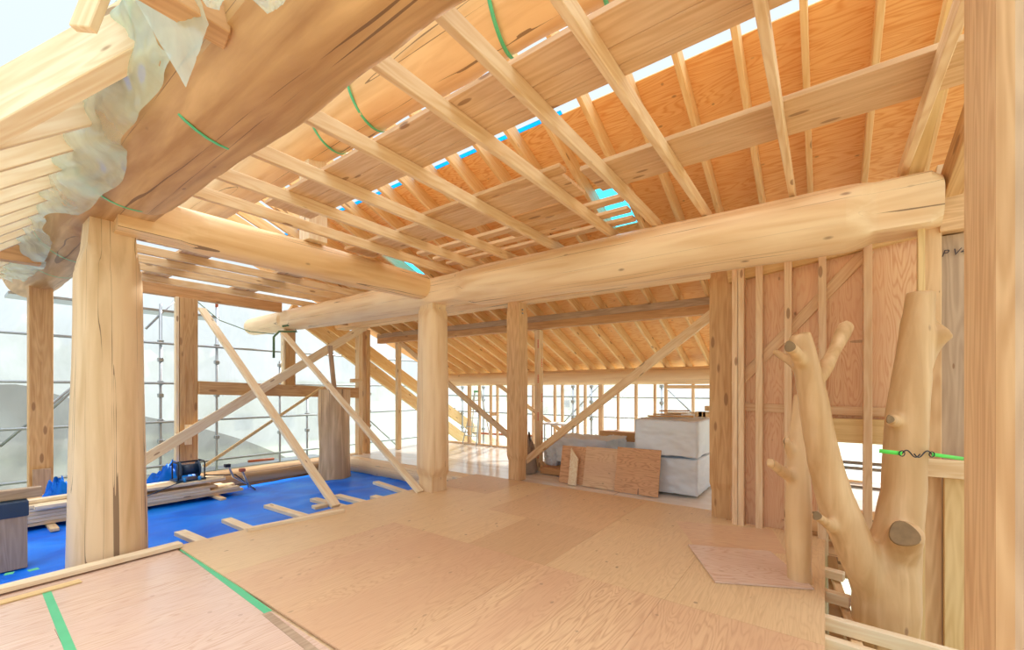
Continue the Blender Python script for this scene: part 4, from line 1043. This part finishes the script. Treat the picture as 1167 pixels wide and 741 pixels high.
for i, (z, lab) in enumerate(((2.42, 'upper'), (1.64, 'middle'), (.88, 'lower'), (.02, 'lowest'))):
    tube('scaffold_rail', [(-3, SYY-.06, z), (11.0, SYY-.06, z)], .024, 'steel', None, 12, label=f'{lab} horizontal scaffold pipe outside the left wall', cat='scaffold pipe', group='scaffold pipes outside the left wall')
for i, (p, q2, lab) in enumerate((((0, 509), (90, 435), 'left scaffold brace pipe outside the left wall'), ((166, 375), (200, 342), 'scaffold brace pipe below the scaffold platform'), ((422, 480), (462, 517), 'thin scaffold brace pipe right of the wall posts'), ((55, 470), (100, 430), 'scaffold brace pipe behind the tapered post'))):
    tube('scaffold_brace', [at(*p, Y=SYY+.05), at(*q2, Y=SYY+.05)], .02, 'steel', None, 10, label=lab, cat='scaffold pipe')
# platforms
a, b = at(150, 345, Y=SYY+.0), at(238, 350, Y=SYY+.0)
boxw('scaffold_platform', at(150, 345, Y=SYY).x-1.5, at(250, 350, Y=SYY).x, SYY+.02, SYY+.6, 3.05, 3.10, 'steel', label='dark mesh scaffold platform high outside the left wall', cat='scaffold platform')
boxw('scaffold_platform', 1.0, 6.0, SYY+.02, SYY+.5, -.25, -.20, 'steel', label='low scaffold platform outside the left wall', cat='scaffold platform')
tube('red_pipe', [at(283, 526, Y=SYY), at(312, 523, Y=SYY)], .03, 'rust', None, 10, label='short red pipe on the low scaffold platform', cat='scaffold pipe')
# far side scaffold
FSX = FX+1.3
for px, lab in ((598, 'left of the red-stamped post'), (653, 'behind the long diagonal brace'), (674, 'between the far studs'), (754, 'above the wrapped bundles'), (527, 'beside the step ladder'), (551, 'behind the step ladder')):
    q = at(px, 445, X=FSX); pole(FSX, q.y, -3, 2.1, f'scaffold pole beyond the far wall, {lab}', False, (.3, .75, 1.2, 1.6))
for z, lab in ((1.33, 'upper'), (.82, 'middle'), (.15, 'lowest')):
    tube('scaffold_rail', [(FSX-.05, -1.5, z), (FSX-.05, 10.5, z)], .022, 'steel', None, 12, label=f'{lab} horizontal scaffold pipe beyond the far open wall', cat='scaffold pipe')
for p, q2, lab in (((761, 444), (794, 476), 'right'), ((682, 440), (640, 484), 'middle')):
    tube('scaffold_brace', [at(*p, X=FSX+.05), at(*q2, X=FSX+.05)], .018, 'steel', None, 10, label=f'{lab} slanting scaffold pipe beyond the far open wall', cat='scaffold pipe')
tube('red_pipe', [at(548, 494, X=FSX-.1), at(612, 497, X=FSX-.1)], .03, 'rust', None, 10, label='red pipe along the lowest scaffold pipe beyond the ladder', cat='scaffold pipe')
# scaffold pipes right opening
for z, lab in ((.57, 'upper'), (.50, 'second'), (.26, 'lower')):
    tube('scaffold_rail', [(7.0, -3.2, z), (7.0, .7, z)], .022, 'steel', None, 12, label=f'{lab} scaffold pipe seen through the opening behind the forked trunk', cat='scaffold pipe')
# netting
def net(name, a, b, z0, z1, mat, lab, n=70, m=26, amp=.06, seed=0, curve=None):
    a, b = Vector(a), Vector(b); bm = bmesh.new(); g = []; d = b-a; nrm = Vector((-d.y, d.x, 0)).normalized()
    for i in range(n+1):
        row = []
        for j in range(m+1):
            u, v = i/n, j/m; zt_ = z1+(curve(u) if curve else 0)
            p = d*u+Vector((0, 0, z0+(zt_-z0)*v))
            p += nrm*amp*(noise.noise(Vector((u*d.length*.9+seed, p.z*.7, seed)))+.5*noise.noise(Vector((u*d.length*2.6+p.z*.6, p.z*1.3, seed+4))))
            row.append(bm.verts.new(p))
        g.append(row)
    for i in range(n):
        for j in range(m): bm.faces.new((g[i][j], g[i+1][j], g[i+1][j+1], g[i][j+1]))
    return tag(link(name, bm, M[mat], None, Matrix.Translation(a), True), lab, 'netting')
net('scaffold_netting', (-6, SYY+.9, 0), (FSX+.6, SYY+.9, 0), -3, 4.0, 'net', 'white translucent netting hung outside the left wall', amp=.10, seed=1)
net('scaffold_netting', (-6, SYY+.75, 0), (6.6, SYY+.75, 0), -3, 2.15, 'net2', 'grey netting sheet hung low outside the left wall', amp=.12, seed=5, curve=lambda u: .35*math.sin(u*9)-.2-(3.2*(u-.55)/.45 if u > .55 else 0))
net('scaffold_netting', (FSX+.6, SYY+.9, 0), (FSX+.6, -6, 0), -3, 4.0, 'netfar', 'white translucent netting hung beyond the far open wall', amp=.05, seed=9)
net('scaffold_netting', (8.0, -.9, 0), (8.0, -8, 0), -3, 1.9, 'netfar', 'white netting seen through the opening behind the forked trunk', amp=.05, seed=13, n=40)

# ================================================================== OUTSIDE
bm = bmesh.new(); s_ = 600
f = bm.faces.new([bm.verts.new(p) for p in ((-s_, -s_, 0), (s_, -s_, 0), (s_, s_, 0), (-s_, s_, 0))])
tag(link('ground', bm, M['ground'], None, Matrix.Translation((0, 0, -3.2))), kind='structure')
def ridge(name, az0, az1, dist, h, seed, mat, lab, cat):
    """a low range of ground standing at a distance, with real depth"""
    bm = bmesh.new(); n, m = 60, 8; g = []
    for i in range(n+1):
        az = az0+(az1-az0)*i/n; env = math.sin(PI*i/n)**.5; row = []
        for j in range(m+1):
            rr = dist*(1+.35*j/m); prof = math.sin(PI*j/m)
            z = h*env*prof*(.6+.6*abs(noise.noise(Vector((i*.12, j*.3, seed))))+.25*noise.noise(Vector((i*.5, j, seed))))
            row.append(bm.verts.new((math.cos(az)*rr, math.sin(az)*rr, z)))
        g.append(row)
    for i in range(n):
        for j in range(m): bm.faces.new((g[i][j], g[i+1][j], g[i+1][j+1], g[i][j+1]))
    tag(link(name, bm, M[mat], None, Matrix.Translation((0, 0, -3.25)), True), lab, cat)
R_ = math.radians
ridge('distant_hill', R_(60), R_(100), 60, 15, 3, 'hill', 'grey hill behind the netting at far left', 'hill')
ridge('tree_line', R_(-5), R_(66), 190, 13, 7, 'tree_far', 'low tree line on the horizon beyond the fields', 'trees')
def house(az, dist, w, d, h, rh, lab):
    c = Vector((math.cos(az)*dist, math.sin(az)*dist, -3.2)); hs = empty('distant_house', c, label=lab, cat='house')
    m = Matrix.Translation(c) @ Matrix.Rotation(az+.3, 4, 'Z')
    link('walls', box_bm(-d/2, d/2, -w/2, w/2, 0, h, 0), M['house'], hs, m)
    bm = bmesh.new(); e = .6
    v = [bm.verts.new(p) for p in ((-d/2-e, -w/2-e, h), (d/2+e, -w/2-e, h), (d/2+e, w/2+e, h), (-d/2-e, w/2+e, h), (0, -w/4, h+rh), (0, w/4, h+rh))]
    for q in ((0, 1, 4), (1, 2, 5, 4), (2, 3, 5), (3, 0, 4, 5), (3, 2, 1, 0)): bm.faces.new([v[i] for i in q])
    bmesh.ops.recalc_face_normals(bm, faces=bm.faces); link('roof', bm, M['hroof'], hs, m)
    for k in (-1, 0, 1): link('window', box_bm(-d/2-.05, -d/2+.02, k*w/4-.7, k*w/4+.7, 1.2, 2.6, 0), M['hroof'], hs, m)
house(R_(11), 80, 15, 11, 4.6, 3.0, 'distant house with a grey hipped roof beyond the wrapped bundles')
house(R_(30), 95, 12, 10, 5, 2.5, 'distant house beyond the far open wall near the middle')
house(R_(66), 50, 14, 9, 5.6, 3.2, 'distant house behind the netting beside the wide grooved post')

# ================================================================== LIGHT
w = bpy.data.worlds.new('sky'); sc.world = w; w.use_nodes = True
nt = w.node_tree; nt.nodes.clear()
out = nt.nodes.new('ShaderNodeOutputWorld'); bg = nt.nodes.new('ShaderNodeBackground')
tc = nt.nodes.new('ShaderNodeTexCoord'); sp = nt.nodes.new('ShaderNodeSeparateXYZ'); nt.links.new(tc.outputs['Generated'], sp.inputs[0])
r = ramp(nt, sp.outputs[2], [(0.0, (.22, .24, .26)), (.30, (.23, .262, .29)), (.64, (.245, .275, .30)), (.80, (.92, .95, 1.0)), (1.0, (1.0, 1.0, 1.0))])
nt.links.new(r, bg.inputs[0]); bg.inputs[1].default_value = 2.75
nt.links.new(bg.outputs[0], out.inputs[0])
sd = bpy.data.lights.new('sun', 'SUN'); sd.energy = 6.0; sd.angle = R_(3); sd.color = (1, .95, .86)
so = bpy.data.objects.new('sun', sd); col.objects.link(so)
dirn = Vector((-.80, -.30, -.60)); so.rotation_euler = dirn.to_track_quat('-Z', 'Y').to_euler(); so.location = (12, 6, 12)

vs = sc.view_settings
sc.display_settings.display_device = 'sRGB'
vs.view_transform = 'Standard'; vs.look = 'None'; vs.gamma = 1; vs.use_curve_mapping = False
vs.exposure = .42
sc.cycles.max_bounces = 10; sc.cycles.diffuse_bounces = 6; sc.cycles.transparent_max_bounces = 16
sc.cycles.use_denoising = True
sc.cycles.sample_clamp_indirect = 6
